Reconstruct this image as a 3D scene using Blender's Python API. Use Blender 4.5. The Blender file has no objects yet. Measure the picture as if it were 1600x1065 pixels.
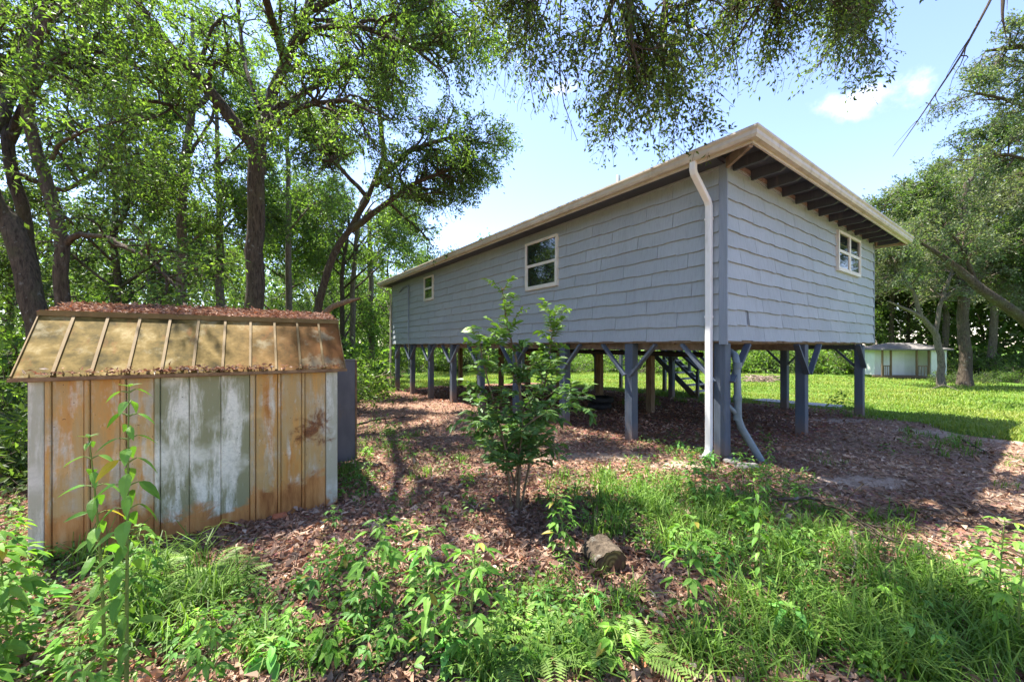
import bpy, math, random
import numpy as np
from mathutils import Vector, Matrix

rng = np.random.default_rng(7)
random.seed(7)
S = bpy.context.scene
C = S.collection
R = math.radians

# ------------------------------------------------------------------ camera
FPX, CX, HY, CZ = 617.0, 800.0, 540.0, 1.60        # focal length and horizon in photo pixels, eye height
cam_d = bpy.data.cameras.new('camera'); cam = bpy.data.objects.new('camera', cam_d); C.objects.link(cam)
cam.location = (0, 0, CZ); cam.rotation_euler = (R(90), 0, 0)
cam_d.sensor_width = 36; cam_d.lens = 36 * FPX / 1600; cam_d.shift_y = 7.5 / 1600
cam_d.clip_start = 0.05; cam_d.clip_end = 2000
S.camera = cam

# ------------------------------------------------------------------ sun, sky, exposure
SUN_H = (-0.36, 0.20)                                # horizontal tangent towards the sun
SUN_DIR = Vector((SUN_H[0], SUN_H[1], 1)).normalized()
SUN_EL = math.asin(SUN_DIR.z); SUN_AZ = math.atan2(SUN_DIR.x, SUN_DIR.y)
sd = bpy.data.lights.new('sun', 'SUN'); sd.energy = 3.7; sd.angle = R(0.55); sd.color = (1.0, 0.95, 0.86)
so = bpy.data.objects.new('sun', sd); C.objects.link(so)
so.rotation_euler = SUN_DIR.to_track_quat('Z', 'Y').to_euler(); so.location = (-10, 10, 40)
W = bpy.data.worlds.new('World'); S.world = W; W.use_nodes = True
wn, wl = W.node_tree.nodes, W.node_tree.links
wn.clear()
wo = wn.new('ShaderNodeOutputWorld'); bg = wn.new('ShaderNodeBackground'); sky = wn.new('ShaderNodeTexSky')
sky.sky_type = 'NISHITA'; sky.sun_disc = False; sky.sun_elevation = SUN_EL; sky.sun_rotation = SUN_AZ
sky.air_density = 1.0; sky.dust_density = 0.35; sky.ozone_density = 2.6
bg.inputs['Strength'].default_value = 0.088
wl.new(bg.outputs[0], wo.inputs[0])
CLOUD = (6.2, 6.05, 5.95)
def build_clouds():
    tc = wn.new('ShaderNodeTexCoord')
    nz = wn.new('ShaderNodeTexNoise'); nz.inputs['Scale'].default_value = 9; nz.inputs['Detail'].default_value = 7
    nz.inputs['Roughness'].default_value = 0.62
    wl.new(tc.outputs['Generated'], nz.inputs['Vector'])
    total = None
    puffs = [(1335, 160, .075), (868, 140, .05), (1120, -260, .16), (200, -420, .2), (2300, 90, .16)]
    dirs = [(Vector(((x - CX) / FPX, 1, (HY - y) / FPX)).normalized(), r) for x, y, r in puffs]
    for az in range(110, 330, 37):
        e = R(24 + (az * 7) % 30)
        dirs.append((Vector((math.sin(R(az)) * math.cos(e), math.cos(R(az)) * math.cos(e), math.sin(e))), .12 + (az % 5) * .02))
    for d, r in dirs:
        s = wn.new('ShaderNodeVectorMath'); s.operation = 'SUBTRACT'; s.inputs[1].default_value = d
        wl.new(tc.outputs['Generated'], s.inputs[0])
        m = wn.new('ShaderNodeVectorMath'); m.operation = 'MULTIPLY'; m.inputs[1].default_value = (1 / r, 1 / r, 2.3 / r)
        wl.new(s.outputs[0], m.inputs[0])
        l = wn.new('ShaderNodeVectorMath'); l.operation = 'LENGTH'; wl.new(m.outputs[0], l.inputs[0])
        a = wn.new('ShaderNodeMath'); a.operation = 'MULTIPLY_ADD'; a.inputs[1].default_value = 3.0
        wl.new(nz.outputs['Fac'], a.inputs[0])
        n = wn.new('ShaderNodeMath'); n.operation = 'MULTIPLY'; n.inputs[1].default_value = -1
        wl.new(l.outputs['Value'], n.inputs[0]); wl.new(n.outputs[0], a.inputs[2])
        mr = wn.new('ShaderNodeMapRange'); mr.interpolation_type = 'SMOOTHSTEP'
        mr.inputs['From Min'].default_value = .55; mr.inputs['From Max'].default_value = 1.5
        wl.new(a.outputs[0], mr.inputs['Value'])
        if total is None: total = mr.outputs[0]
        else:
            x = wn.new('ShaderNodeMath'); x.operation = 'MAXIMUM'
            wl.new(total, x.inputs[0]); wl.new(mr.outputs[0], x.inputs[1]); total = x.outputs[0]
    mix = wn.new('ShaderNodeMixRGB'); mix.inputs[2].default_value = (*CLOUD, 1)
    sc = wn.new('ShaderNodeMath'); sc.operation = 'MULTIPLY'; sc.inputs[1].default_value = .5
    wl.new(total, sc.inputs[0]); wl.new(sc.outputs[0], mix.inputs[0])
    wb = wn.new('ShaderNodeMixRGB'); wb.blend_type = 'MULTIPLY'; wb.inputs[0].default_value = 1; wb.inputs[2].default_value = (1.0, .90, .97, 1)   # white balance of the whole sky
    wl.new(sky.outputs[0], wb.inputs[1]); wl.new(wb.outputs[0], mix.inputs[1])
    wl.new(mix.outputs[0], bg.inputs['Color'])
build_clouds()
S.view_settings.view_transform = 'Standard'; S.view_settings.look = 'None'
S.view_settings.exposure = 2.42; S.view_settings.gamma = 1; S.view_settings.use_curve_mapping = False
S.render.engine = 'CYCLES'
S.cycles.use_denoising = True
S.cycles.max_bounces = 10; S.cycles.diffuse_bounces = 6; S.cycles.glossy_bounces = 3
S.cycles.transmission_bounces = 5; S.cycles.transparent_max_bounces = 8
S.cycles.sample_clamp_indirect = 6

# ------------------------------------------------------------------ ground height and places
CTRL = np.array([  # x, y, height relative to the eye
 (3.0,5.52,-1.58),(5.5,7.3,-1.69),(8.4,9.44,-1.64),(2.0,6.9,-1.655),(1.0,8.3,-1.67),(-1.0,11.1,-1.70),(-2.0,12.5,-1.77),
 (-3.0,13.9,-1.80),(-4.0,15.2,-1.87),(-4.9,16.5,-1.87),(-1.87,4.23,-1.75),(-2.8,3.6,-1.70),(-3.72,3.03,-1.63),(0.05,3.9,-1.66),(0,0,-1.60),
 (0,2.2,-1.63),(2,2.5,-1.60),(-1.5,1.5,-1.60),(3.5,2.5,-1.60),(7,6.5,-1.66),(9,5,-1.66),(5.5,4.5,-1.62),(6.5,12.6,-1.72),(2,12,-1.72),(-3,8,-1.76),
 (-6,8,-1.80),(-8,14,-1.9),(0,20,-1.9),(10,16,-1.85),(16,16,-1.9),(18,24,-2.12),(24,27,-2.2),(10,28,-2.1),(-8,25,-2.0),(0,32,-2.15),(14,34,-2.25),(-15,10,-1.8),(-8,0,-1.6),(8,-3,-1.6),(30,20,-2.15),(-20,25,-2.0)])
def hrel(x, y):
    x = np.asarray(x, float); y = np.asarray(y, float)
    num = np.full(x.shape, -1.95 * 1e-4); den = np.full(x.shape, 1e-4)
    for cx, cy, cz in CTRL:
        d2 = (x - cx) ** 2 + (y - cy) ** 2
        sc = 1.3 + .09 * math.hypot(cx, cy) + (.12 * max(0, math.hypot(cx, cy) - 14))
        w = np.exp(-d2 / (2 * sc * sc)); num += w * cz; den += w
    return num / den
def bumps(x, y):
    return .012 * np.sin(x * 3.1 + 1.3 * np.sin(y * 2.3)) + .012 * np.sin(y * 2.7 + 1.1 * np.sin(x * 1.9 + 2)) + .006 * np.sin(x * 7.7 + y * 6.1)
def gz(x, y): return hrel(x, y) + bumps(np.asarray(x, float), np.asarray(y, float)) + CZ
def P(px, py, d): return Vector(((px - CX) / FPX * d, d, CZ + (HY - py) / FPX * d))
def Gv(px, py):
    px = np.asarray(px, float); py = np.maximum(np.asarray(py, float), HY + 12)
    d = FPX * 1.7 / (py - HY)
    for _ in range(8): d = .5 * d + .5 * FPX * (-hrel((px - CX) / FPX * d, d)) / (py - HY)
    return (px - CX) / FPX * d, d
def G(px, py):
    x, y = Gv(px, py); return float(x), float(y)

# ------------------------------------------------------------------ mesh collecting
class MB:
    def __init__(s): s.v = []; s.q = []; s.t = []; s.qc = []; s.tc = []; s.n = 0
    def add(s, v, q=None, t=None, qc=None, tc=None):
        v = np.asarray(v, np.float32).reshape(-1, 3)
        if q is not None and len(q):
            q = np.asarray(q, np.int64).reshape(-1, 4); s.q.append(q + s.n)
            s.qc.append(np.ones((len(q), 3), np.float32) if qc is None else np.broadcast_to(np.asarray(qc, np.float32), (len(q), 3)))
        if t is not None and len(t):
            t = np.asarray(t, np.int64).reshape(-1, 3); s.t.append(t + s.n)
            s.tc.append(np.ones((len(t), 3), np.float32) if tc is None else np.broadcast_to(np.asarray(tc, np.float32), (len(t), 3)))
        s.v.append(v); s.n += len(v); return s
    def box(s, lo, hi):
        (a, b, c), (d, e, f) = lo, hi
        return s.add([(a,b,c),(d,b,c),(d,e,c),(a,e,c),(a,b,f),(d,b,f),(d,e,f),(a,e,f)],
                     [(0,3,2,1),(4,5,6,7),(0,1,5,4),(1,2,6,5),(2,3,7,6),(3,0,4,7)])
    def bar(s, a, b, w, h, up=(0, 0, 1)):
        a, b = Vector(a), Vector(b); d = (b - a).normalized(); u = Vector(up)
        if abs(d.dot(u)) > .98: u = Vector((0, 1, 0))
        x = d.cross(u).normalized(); y = x.cross(d).normalized()
        vs = [p + x * (sx * w / 2) + y * (sy * h / 2) for p in (a, b) for sx, sy in ((-1,-1),(1,-1),(1,1),(-1,1))]
        return s.add([tuple(v) for v in vs], [(0,3,2,1),(4,5,6,7),(0,1,5,4),(1,2,6,5),(2,3,7,6),(3,0,4,7)])
    def prism(s, prof, a, b):   # prof: list of 3d offsets, extruded from a to b
        a, b = Vector(a), Vector(b); n = len(prof)
        vs = [tuple(a + Vector(p)) for p in prof] + [tuple(b + Vector(p)) for p in prof]
        s.add(vs, [(i, (i + 1) % n, n + (i + 1) % n, n + i) for i in range(n)])
        s.t.append(np.array([(0, i + 1, i) for i in range(1, n - 1)] + [(n, n + i, n + i + 1) for i in range(1, n - 1)]) + s.n - 2 * n)
        s.tc.append(np.ones((2 * (n - 2), 3), np.float32)); return s
    def tubes(s, Pp, Rr, sides=6, col=None, cap=False):
        Pp = np.asarray(Pp, np.float32); Rr = np.asarray(Rr, np.float32)
        if Pp.ndim == 2: Pp = Pp[None]; Rr = Rr[None]
        N, k, _ = Pp.shape
        T = np.gradient(Pp, axis=1); T /= np.linalg.norm(T, axis=2, keepdims=True) + 1e-9
        ref = np.where(np.abs(T[:, :1, 2:3]) > .9, np.array([[[1., .1, 0]]]), np.array([[[0, 0, 1.]]]))
        ref = np.broadcast_to(ref, T.shape)
        X = np.cross(T, ref); X /= np.linalg.norm(X, axis=2, keepdims=True) + 1e-9
        for i in range(1, k):   # keep frames from flipping
            f = np.sum(X[:, i] * X[:, i-1], axis=1) < 0; X[f, i] *= -1
        Y = np.cross(T, X)
        a = np.arange(sides) * 2 * np.pi / sides
        V = Pp[:, :, None] + Rr[:, :, None, None] * (np.cos(a)[None, None, :, None] * X[:, :, None] + np.sin(a)[None, None, :, None] * Y[:, :, None])
        base = (np.arange(N) * k * sides)[:, None, None]; r = (np.arange(k - 1) * sides)[None, :, None]; j = np.arange(sides)[None, None]
        j2 = (j + 1) % sides
        q = np.stack([base + r + j, base + r + j2, base + r + sides + j2, base + r + sides + j], -1).reshape(-1, 4)
        t = None
        if cap:
            t = []
            for n in range(N):
                for i in range(1, sides - 1):
                    o = n * k * sides; t.append((o, o + i + 1, o + i)); e = o + (k - 1) * sides; t.append((e, e + i, e + i + 1))
        return s.add(V.reshape(-1, 3), q, t, qc=col, tc=col)
    def mesh(s, name, mat, smooth=False, color=False):
        me = bpy.data.meshes.new(name)
        v = np.concatenate(s.v) if s.v else np.zeros((0, 3), np.float32)
        q = np.concatenate(s.q) if s.q else np.zeros((0, 4), np.int64); t = np.concatenate(s.t) if s.t else np.zeros((0, 3), np.int64)
        nq, nt = len(q), len(t)
        me.vertices.add(len(v)); me.vertices.foreach_set('co', v.astype(np.float32).ravel())
        me.loops.add(nq * 4 + nt * 3); me.loops.foreach_set('vertex_index', np.concatenate([q.ravel(), t.ravel()]).astype(np.int32))
        me.polygons.add(nq + nt)
        me.polygons.foreach_set('loop_start', np.concatenate([np.arange(nq) * 4, nq * 4 + np.arange(nt) * 3]).astype(np.int32))
        if color:
            c = np.concatenate(s.qc + s.tc); at = me.attributes.new('col', 'FLOAT_COLOR', 'FACE')
            at.data.foreach_set('color', np.concatenate([c, np.ones((len(c), 1), np.float32)], 1).astype(np.float32).ravel())
        me.polygons.foreach_set('use_smooth', np.full(nq + nt, bool(smooth)))
        me.update(calc_edges=True); me.materials.append(mat)
        return me
def link(name, me, parent=None, loc=None):
    o = bpy.data.objects.new(name, me); C.objects.link(o)
    if parent: o.parent = parent
    if loc is not None: o.location = loc
    return o
def part(name, mb, mat, parent, smooth=False, color=False, label=None):
    o = link(name, mb.mesh(name, mat, smooth, color), parent)
    if label: o['label'] = label
    return o
def tag(o, label=None, cat=None, group=None, kind=None):
    for k, v in (('label', label), ('category', cat), ('group', group), ('kind', kind)):
        if v: o[k] = v
    return o
def thing(name, label, cat, loc=(0, 0, 0), rz=0, group=None):
    o = bpy.data.objects.new(name, None); C.objects.link(o); o.location = loc; o.rotation_euler = (0, 0, rz); o.empty_display_size = .1
    return tag(o, label, cat, group)

# ------------------------------------------------------------------ materials
class NT:
    def __init__(s, name):
        s.m = bpy.data.materials.new(name); s.m.use_nodes = True; s.n = s.m.node_tree.nodes; s.l = s.m.node_tree.links
        s.p = s.n['Principled BSDF']; s.out = s.n['Material Output']
    def new(s, t, **kw):
        n = s.n.new(t)
        for k, v in kw.items():
            if k.startswith('i_'):
                k = k[2:]; k = int(k) if k.isdigit() else k.replace('_', ' ')
                n.inputs[k].default_value = v
            else: setattr(n, k, v)
        return n
    def link(s, a, b): s.l.new(a, b)
    def coord(s, kind='Object', scale=(1, 1, 1), loc=(0,0,0)):
        t = s.new('ShaderNodeTexCoord'); m = s.new('ShaderNodeMapping'); m.inputs['Scale'].default_value = scale; m.inputs['Location'].default_value = loc
        s.link(t.outputs[kind], m.inputs[0]); return m.outputs[0]
    def noise(s, vec, scale, detail=4, rough=.55, dist=0):
        n = s.new('ShaderNodeTexNoise'); n.inputs['Scale'].default_value = scale; n.inputs['Detail'].default_value = detail
        n.inputs['Roughness'].default_value = rough; n.inputs['Distortion'].default_value = dist; s.link(vec, n.inputs['Vector']); return n.outputs['Fac']
    def ramp(s, fac, stops):
        r = s.new('ShaderNodeValToRGB'); e = r.color_ramp.elements
        while len(e) < len(stops): e.new(.5)
        for el, (p, c) in zip(e, stops):
            el.position = p; el.color = (*c, 1) if len(c) == 3 else c
        s.link(fac, r.inputs[0]); return r.outputs[0]
    def mr(s, val, a, b, c=0., d=1., smooth=True):
        m = s.new('ShaderNodeMapRange'); m.inputs[1].default_value = a; m.inputs[2].default_value = b; m.inputs[3].default_value = c; m.inputs[4].default_value = d
        if smooth: m.interpolation_type = 'SMOOTHSTEP'
        s.link(val, m.inputs[0]); return m.outputs[0]
    def mix(s, fac, a, b, mode='MIX'):
        m = s.new('ShaderNodeMixRGB', blend_type=mode)
        for i, x in ((0, fac), (1, a), (2, b)):
            if isinstance(x, (int, float)): m.inputs[i].default_value = x
            elif isinstance(x, tuple): m.inputs[i].default_value = (*x, 1)
            else: s.link(x, m.inputs[i])
        return m.outputs[0]
    def math(s, op, a, b=None):
        m = s.new('ShaderNodeMath', operation=op)
        for i, x in ((0, a), (1, b)):
            if x is None: continue
            if isinstance(x, (int, float)): m.inputs[i].default_value = x
            else: s.link(x, m.inputs[i])
        return m.outputs[0]
    def bump(s, h, strength=.3, dist=.01):
        b = s.new('ShaderNodeBump'); b.inputs['Strength'].default_value = strength; b.inputs['Distance'].default_value = dist
        s.link(h, b.inputs['Height']); s.link(b.outputs[0], s.p.inputs['Normal'])
    def fin(s, col, rough=.7, spec=.3):
        if isinstance(col, tuple): s.p.inputs['Base Color'].default_value = (*col, 1)
        else: s.link(col, s.p.inputs['Base Color'])
        if isinstance(rough, (int, float)): s.p.inputs['Roughness'].default_value = rough
        else: s.link(rough, s.p.inputs['Roughness'])
        s.p.inputs['Specular IOR Level'].default_value = spec
        return s.m
def leaf_mat(name, trans=.4, rough=.45, spec=.35, tint=(1.2, 1.28, .5)):
    m = NT(name); a = m.new('ShaderNodeAttribute', attribute_name='col')
    m.fin(a.outputs['Color'], rough, spec)
    tr = m.new('ShaderNodeBsdfTranslucent'); m.link(m.mix(1., a.outputs['Color'], tint, 'MULTIPLY'), tr.inputs[0])
    ms = m.new('ShaderNodeMixShader'); ms.inputs[0].default_value = trans
    m.link(m.p.outputs[0], ms.inputs[1]); m.link(tr.outputs[0], ms.inputs[2]); m.link(ms.outputs[0], m.out.inputs[0]); return m.m
M = {}
M['leaf'] = leaf_mat('tree_leaf', .5); M['weed'] = leaf_mat('weed_leaf', .42, .5, .3); M['gloss'] = leaf_mat('glossy_leaf', .32, .48, .35)
M['grass'] = leaf_mat('grass_blade', .4, .55, .25); M['litter'] = leaf_mat('dry_leaf', .12, .7, .2, (1.1, 1, .9))
def mk_bark(name, dark, lite, moss, mossamt):
    m = NT(name); v = m.coord('Object', (1, 1, .22)); v2 = m.coord('Object')
    n = m.noise(v, 26, 6, .65, .6); big = m.noise(v2, 1.6, 3)
    c = m.ramp(n, [(.3, dark), (.5, tuple((a + b) / 2 for a, b in zip(dark, lite))), (.72, lite)])
    c = m.mix(m.mr(big, .52, .72, 0, mossamt), c, moss)
    c = m.mix(m.mr(m.noise(v2, 9, 3), .62, .75, 0, .45), c, (.30, .31, .28))
    m.bump(n, .9, .03); return m.fin(c, .9, .15)
M['bark'] = mk_bark('oak_bark', (.028, .021, .015), (.135, .105, .075), (.11, .115, .05), .6)
M['bark_pale'] = mk_bark('pale_bark', (.055, .045, .034), (.24, .20, .15), (.15, .15, .09), .5)
def mk_paint(name, col, col2, dirt=.25, mud=False):
    m = NT(name); g = m.new('ShaderNodeNewGeometry')
    def wm(scale):
        mp = m.new('ShaderNodeMapping'); mp.inputs['Scale'].default_value = scale; m.link(g.outputs['Position'], mp.inputs[0]); return mp.outputs[0]
    st = m.noise(wm((1, 1, .05)), 46, 3, .5); big = m.noise(wm((1, 1, 1)), .9, 4)
    c = m.mix(m.mr(big, .35, .7), col, col2)
    c = m.mix(m.mr(st, .42, .72, 0, .4), c, tuple(x * .70 for x in col))
    stain = m.noise(wm((2.2, 2.2, .22)), 2.2, 6, .65)
    c = m.mix(m.mr(stain, .54, .76, 0, dirt), c, (.19, .17, .155))
    spots = m.noise(wm((1, 1, .7)), 30, 3, .6)
    c = m.mix(m.mr(spots, .70, .76, 0, .5), c, (.09, .085, .08))
    oi = m.new('ShaderNodeObjectInfo'); c = m.mix(m.mr(oi.outputs['Random'], 0, 1, 0, .22, False), c, tuple(x * .55 for x in col))
    if mud:
        sp = m.new('ShaderNodeSeparateXYZ'); m.link(g.outputs['Position'], sp.inputs[0])
        zz = m.math('ADD', sp.outputs['Z'], m.math('MULTIPLY', m.math('SUBTRACT', m.noise(wm((1, 1, 1)), 9, 5, .7), .5), .5))
        c = m.mix(m.mr(zz, .32, -.05, 0, .75), c, (.20, .135, .10))
        cr = m.noise(wm((1, 1, .03)), 70, 4, .7); c = m.mix(m.mr(cr, .62, .68, 0, .7), c, (.05, .05, .055))
    m.bump(st, .35, .006); return m.fin(c, .62, .3)
M['shingle'] = mk_paint('painted_shingle', (.365, .40, .425), (.405, .435, .46))
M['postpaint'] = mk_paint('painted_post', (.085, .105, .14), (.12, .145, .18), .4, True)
M['trim'] = mk_paint('painted_trim', (.25, .29, .345), (.29, .325, .38), .3)
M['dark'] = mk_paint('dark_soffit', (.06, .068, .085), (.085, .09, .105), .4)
def mk_simple(name, col, col2, sc=6, rough=.6, spec=.3, bump=0., stretch=(1, 1, 1), extra=None):
    m = NT(name); n = m.noise(m.coord('Object', stretch), sc, 5, .6)
    c = m.mix(m.mr(n, .35, .68), col, col2)
    if extra:
        c = m.mix(m.mr(m.noise(m.coord('Object', (1, 1, .3), (3, 1, 2)), extra[0], 5, .62), extra[1], extra[2], 0, extra[4]), c, extra[3])
    if bump: m.bump(n, bump, .01)
    return m.fin(c, rough, spec)
M['wood'] = mk_simple('weathered_wood', (.16, .105, .062), (.26, .18, .11), 14, .85, .15, .5, (3, 3, .3))
M['oldwood'] = mk_simple('rafter_wood', (.20, .15, .115), (.30, .235, .185), 8, .85, .15, .3, (1, 1, .5))
M['gutter'] = mk_simple('gutter_metal', (.50, .445, .36), (.60, .545, .455), 3, .5, .4, 0, (1, 1, 1), (7, .5, .75, (.30, .24, .17), .55))
M['white'] = mk_simple('white_metal', (.80, .79, .76), (.86, .85, .82), 3, .45, .4, 0, (1, 1, .3), (5, .56, .78, (.42, .37, .30), .45))
M['vinyl'] = mk_simple('window_vinyl', (.68, .63, .55), (.76, .72, .64), 5, .45, .4)
M['pvc'] = mk_simple('grey_pipe', (.13, .17, .19), (.19, .23, .25), 5, .45, .4)
M['concrete'] = mk_simple('concrete', (.36, .34, .31), (.50, .48, .44), 9, .9, .2, .4)
M['greymetal'] = mk_simple('grey_door_metal', (.115, .105, .115), (.16, .145, .15), 4, .55, .35, .1, (1, 1, .4), (6, .6, .8, (.20, .12, .08), .5))
M['roofing'] = mk_simple('roofing', (.14, .13, .12), (.20, .19, .18), 30, .9, .2, .4)
M['black'] = mk_simple('black_rubber', (.018, .017, .018), (.035, .033, .032), 12, .7, .3, .4)
M['brick'] = mk_simple('orange_brick', (.36, .12, .06), (.46, .18, .09), 18, .9, .1, .4)
M['stone'] = mk_simple('grey_stone', (.14, .13, .125), (.22, .205, .19), 10, .9, .2, .5)
M['siding'] = mk_simple('white_siding', (.70, .71, .64), (.80, .80, .74), 2, .6, .3, 0, (1, 1, .4), (3, .55, .8, (.45, .50, .33), .5))
def mk_glass():
    m = NT('window_glass'); n = m.noise(m.coord('Object'), 3, 2)
    m.bump(n, .02, .01); m.fin((.014, .020, .019), .03, .9); m.p.inputs['IOR'].default_value = 1.7; return m.m
M['glass'] = mk_glass()
def mk_rust(name, white, algae, rustlo, amount, zlow, alg=.88):
    # old enamelled sheet metal: chalky paint, orange rust film, green algae, streaks, rusted foot
    m = NT(name); v = m.coord('Object'); vs = m.coord('Object', (1, 1, .16)); sep = m.new('ShaderNodeSeparateXYZ')
    t = m.new('ShaderNodeTexCoord'); m.link(t.outputs['Object'], sep.inputs[0])
    streak = m.noise(vs, 11, 6, .65, .3); blot = m.noise(v, 2.6, 6, .68, .4); fine = m.noise(v, 40, 4, .7)
    paint = m.mix(m.mr(fine, .4, .7), white, tuple(x * .82 for x in white))
    orange = m.ramp(m.noise(vs, 6, 6, .6, .4), [(.3, (.40, .155, .035)), (.46, (.68, .36, .10)), (.6, (.76, .51, .22)), (.76, (.78, .65, .42))])
    c = m.mix(m.mr(m.math('ADD', m.math('MULTIPLY', streak, .55), m.math('MULTIPLY', blot, .45)), .52 - amount, .66 - amount), paint, orange)
    g = m.math('MULTIPLY', m.mr(m.noise(vs, 6, 7, .72, .4), .36, .54), m.mr(m.noise(v, 2.1, 4), .30, .50))
    c = m.mix(m.math('MULTIPLY', g, alg), c, algae)
    c = m.mix(m.mr(m.noise(m.coord('Object', (1, 1, .3), (5, 5, 5)), 24, 4, .6), .6, .72, 0, .35), c, (.62, .62, .56))
    low = m.math('ADD', sep.outputs['Z'], m.math('MULTIPLY', m.math('SUBTRACT', blot, .5), .75))
    c = m.mix(m.mr(low, zlow + .05, zlow - .05), c, m.ramp(m.noise(vs, 9, 6, .7), [(.3, rustlo), (.55, (.52, .24, .075)), (.75, (.62, .36, .16))]))
    m.link(c, m.p.inputs['Base Color'])
    # the dark rust bloom by the corner post of the shed
    dv = m.new('ShaderNodeVectorMath', operation='SUBTRACT'); dv.inputs[1].default_value = BLOOM; m.link(t.outputs['Object'], dv.inputs[0])
    dl = m.new('ShaderNodeVectorMath', operation='LENGTH'); m.link(dv.outputs[0], dl.inputs[0])
    bl = m.math('ADD', dl.outputs['Value'], m.math('MULTIPLY', m.math('SUBTRACT', m.noise(v, 6, 6, .7, .6), .5), .7))
    c = m.mix(m.mr(bl, .19, .06, 0, .92), c, m.ramp(fine, [(.35, (.10, .032, .012)), (.65, (.25, .085, .025))]))
    sp = m.mr(m.noise(v, 55, 2, .5), .70, .74, 0, .8); c = m.mix(sp, c, (.07, .04, .025))
    m.bump(fine, .15, .003); return m.fin(c, .68, .3)
BLOOM = (1.97, -.02, 0.86)
M['shed_orange'] = mk_rust('rusted_panel', (.74, .67, .54), (.26, .19, .09), (.20, .06, .015), .13, .34, .55)
M['shed_white'] = mk_rust('chalky_panel', (.80, .76, .64), (.25, .24, .12), (.32, .135, .045), -.10, .24, .95)
M['shed_edge'] = mk_rust('corner_panel', (.74, .71, .62), (.40, .38, .27), (.26, .11, .04), -.3, .12)
def mk_shedroof():
    m = NT('rusted_roof'); v = m.coord('Object'); sep = m.new('ShaderNodeSeparateXYZ'); m.link(v, sep.inputs[0])
    a = m.noise(v, 4.6, 7, .68, .15); f = m.noise(v, 26, 5, .7)
    c = m.ramp(a, [(.34, (.05, .038, .010)), (.45, (.115, .08, .020)), (.55, (.19, .13, .038)), (.68, (.32, .25, .115))])
    c = m.mix(m.math('MULTIPLY', m.mr(sep.outputs['X'], .9, 2.3), m.mr(a, .3, .6, .4, .9)), c, (.15, .052, .014))
    c = m.mix(m.mr(f, .55, .72, 0, .6), c, (.06, .036, .012))
    c = m.mix(m.mr(m.noise(m.coord('Object', (1, .4, .4), (4, 2, 1)), 7, 6, .7), .56, .68, 0, .6), c, (.20, .085, .025))
    c = m.mix(m.mr(m.noise(m.coord('Object', (1, 1, 1), (9, 7, 1)), 3.4, 6, .7), .54, .66, 0, .55), c, (.29, .25, .15))
    m.bump(f, .15, .004); return m.fin(c, .75, .12)
M['shed_roof'] = mk_shedroof()
M['shed_rib'] = mk_simple('rust_rib', (.15, .095, .030), (.20, .13, .045), 9, .65, .3, 0, (1, 1, 1), (14, .55, .72, (.28, .15, .06), .6))
M['shed_edgemetal'] = mk_simple('rust_drip_edge', (.17, .095, .05), (.28, .17, .085), 12, .7, .3)
def mk_cut():
    m = NT('cut_wood'); v = m.coord('Object'); w = m.new('ShaderNodeTexWave', wave_type='RINGS', rings_direction='X')
    w.inputs['Scale'].default_value = 9; w.inputs['Distortion'].default_value = 4; w.inputs['Detail'].default_value = 3; m.link(v, w.inputs['Vector'])
    c = m.mix(m.mr(w.outputs['Fac'], .2, .8), (.10, .075, .03), (.20, .16, .06)); c = m.mix(m.mr(m.noise(v, 8, 4), .45, .65), c, (.085, .055, .035))
    m.bump(w.outputs['Fac'], .3, .01); return m.fin(c, .9, .1)
M['cut'] = mk_cut()

# ------------------------------------------------------------------ the ground
LAWN_EDGE = [(-40, 19), (-14, 17.5), (-8.6, 16.6), (-6.2, 15.6), (-4.6, 17.2), (0.6, 20.6), (1.6, 19.6), (5.2, 14.0), (8.2, 10.6), (8.6, 8.7), (8.35, 7.2), (8.5, 6.2), (9.4, 5.0), (12, 3.0), (40, 1.0)]
LE = np.array(LAWN_EDGE, float)
def seg_signed(x, y):    # signed distance to the lawn edge, positive on the lawn
    x = np.asarray(x, float); y = np.asarray(y, float)
    best = np.full(x.shape, 1e9); sign = np.ones(x.shape)
    for (ax, ay), (bx, by) in zip(LE[:-1], LE[1:]):
        dx, dy = bx - ax, by - ay; t = np.clip(((x - ax) * dx + (y - ay) * dy) / (dx * dx + dy * dy), 0, 1)
        d = np.hypot(x - ax - t * dx, y - ay - t * dy); cr = dx * (y - ay) - dy * (x - ax)
        up = d < best; best = np.where(up, d, best); sign = np.where(up, np.sign(cr), sign)
    return best * sign
def lawn_w(x, y):
    w = .35 * np.sin(x * 2.1 + y) + .3 * np.sin(y * 3.3 - x * 1.2) + .2 * np.sin(x * 5.7 + 2 * y)
    return np.clip((seg_signed(x, y) + w * .8) / .7, 0, 1)
def in_woods(x, y):     # forest floor past the mown lawn
    return (y > 33 + 2 * np.sin(x * .4)) | (x > 27) | ((x < -7.2) & (y > 10))
SAND = [(9.7, 5.2, 1.3, .6), (9.4, 6.1, 1.0, .45), (8.0, 7.6, .9, .35), (8.9, 6.9, .7, .3), (4.2, 4.75, .7, .25), (7.4, 9.0, .8, .3), (1.3, 5.9, 1.1, .3), (2.3, 5.35, .5, .2), (9.0, 5.4, .7, .3)]
def sand_w(x, y):
    w = np.zeros(np.shape(x))
    for cx, cy, rx, ry in SAND: w = np.maximum(w, np.clip(1.4 - np.hypot((x - cx) / rx, (y - cy) / ry), 0, 1))
    return w
HX0, HY0, LW, RWD = 3.0, 5.52, 13.87, 7.4     # near corner of the house, long wall, short wall
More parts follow.
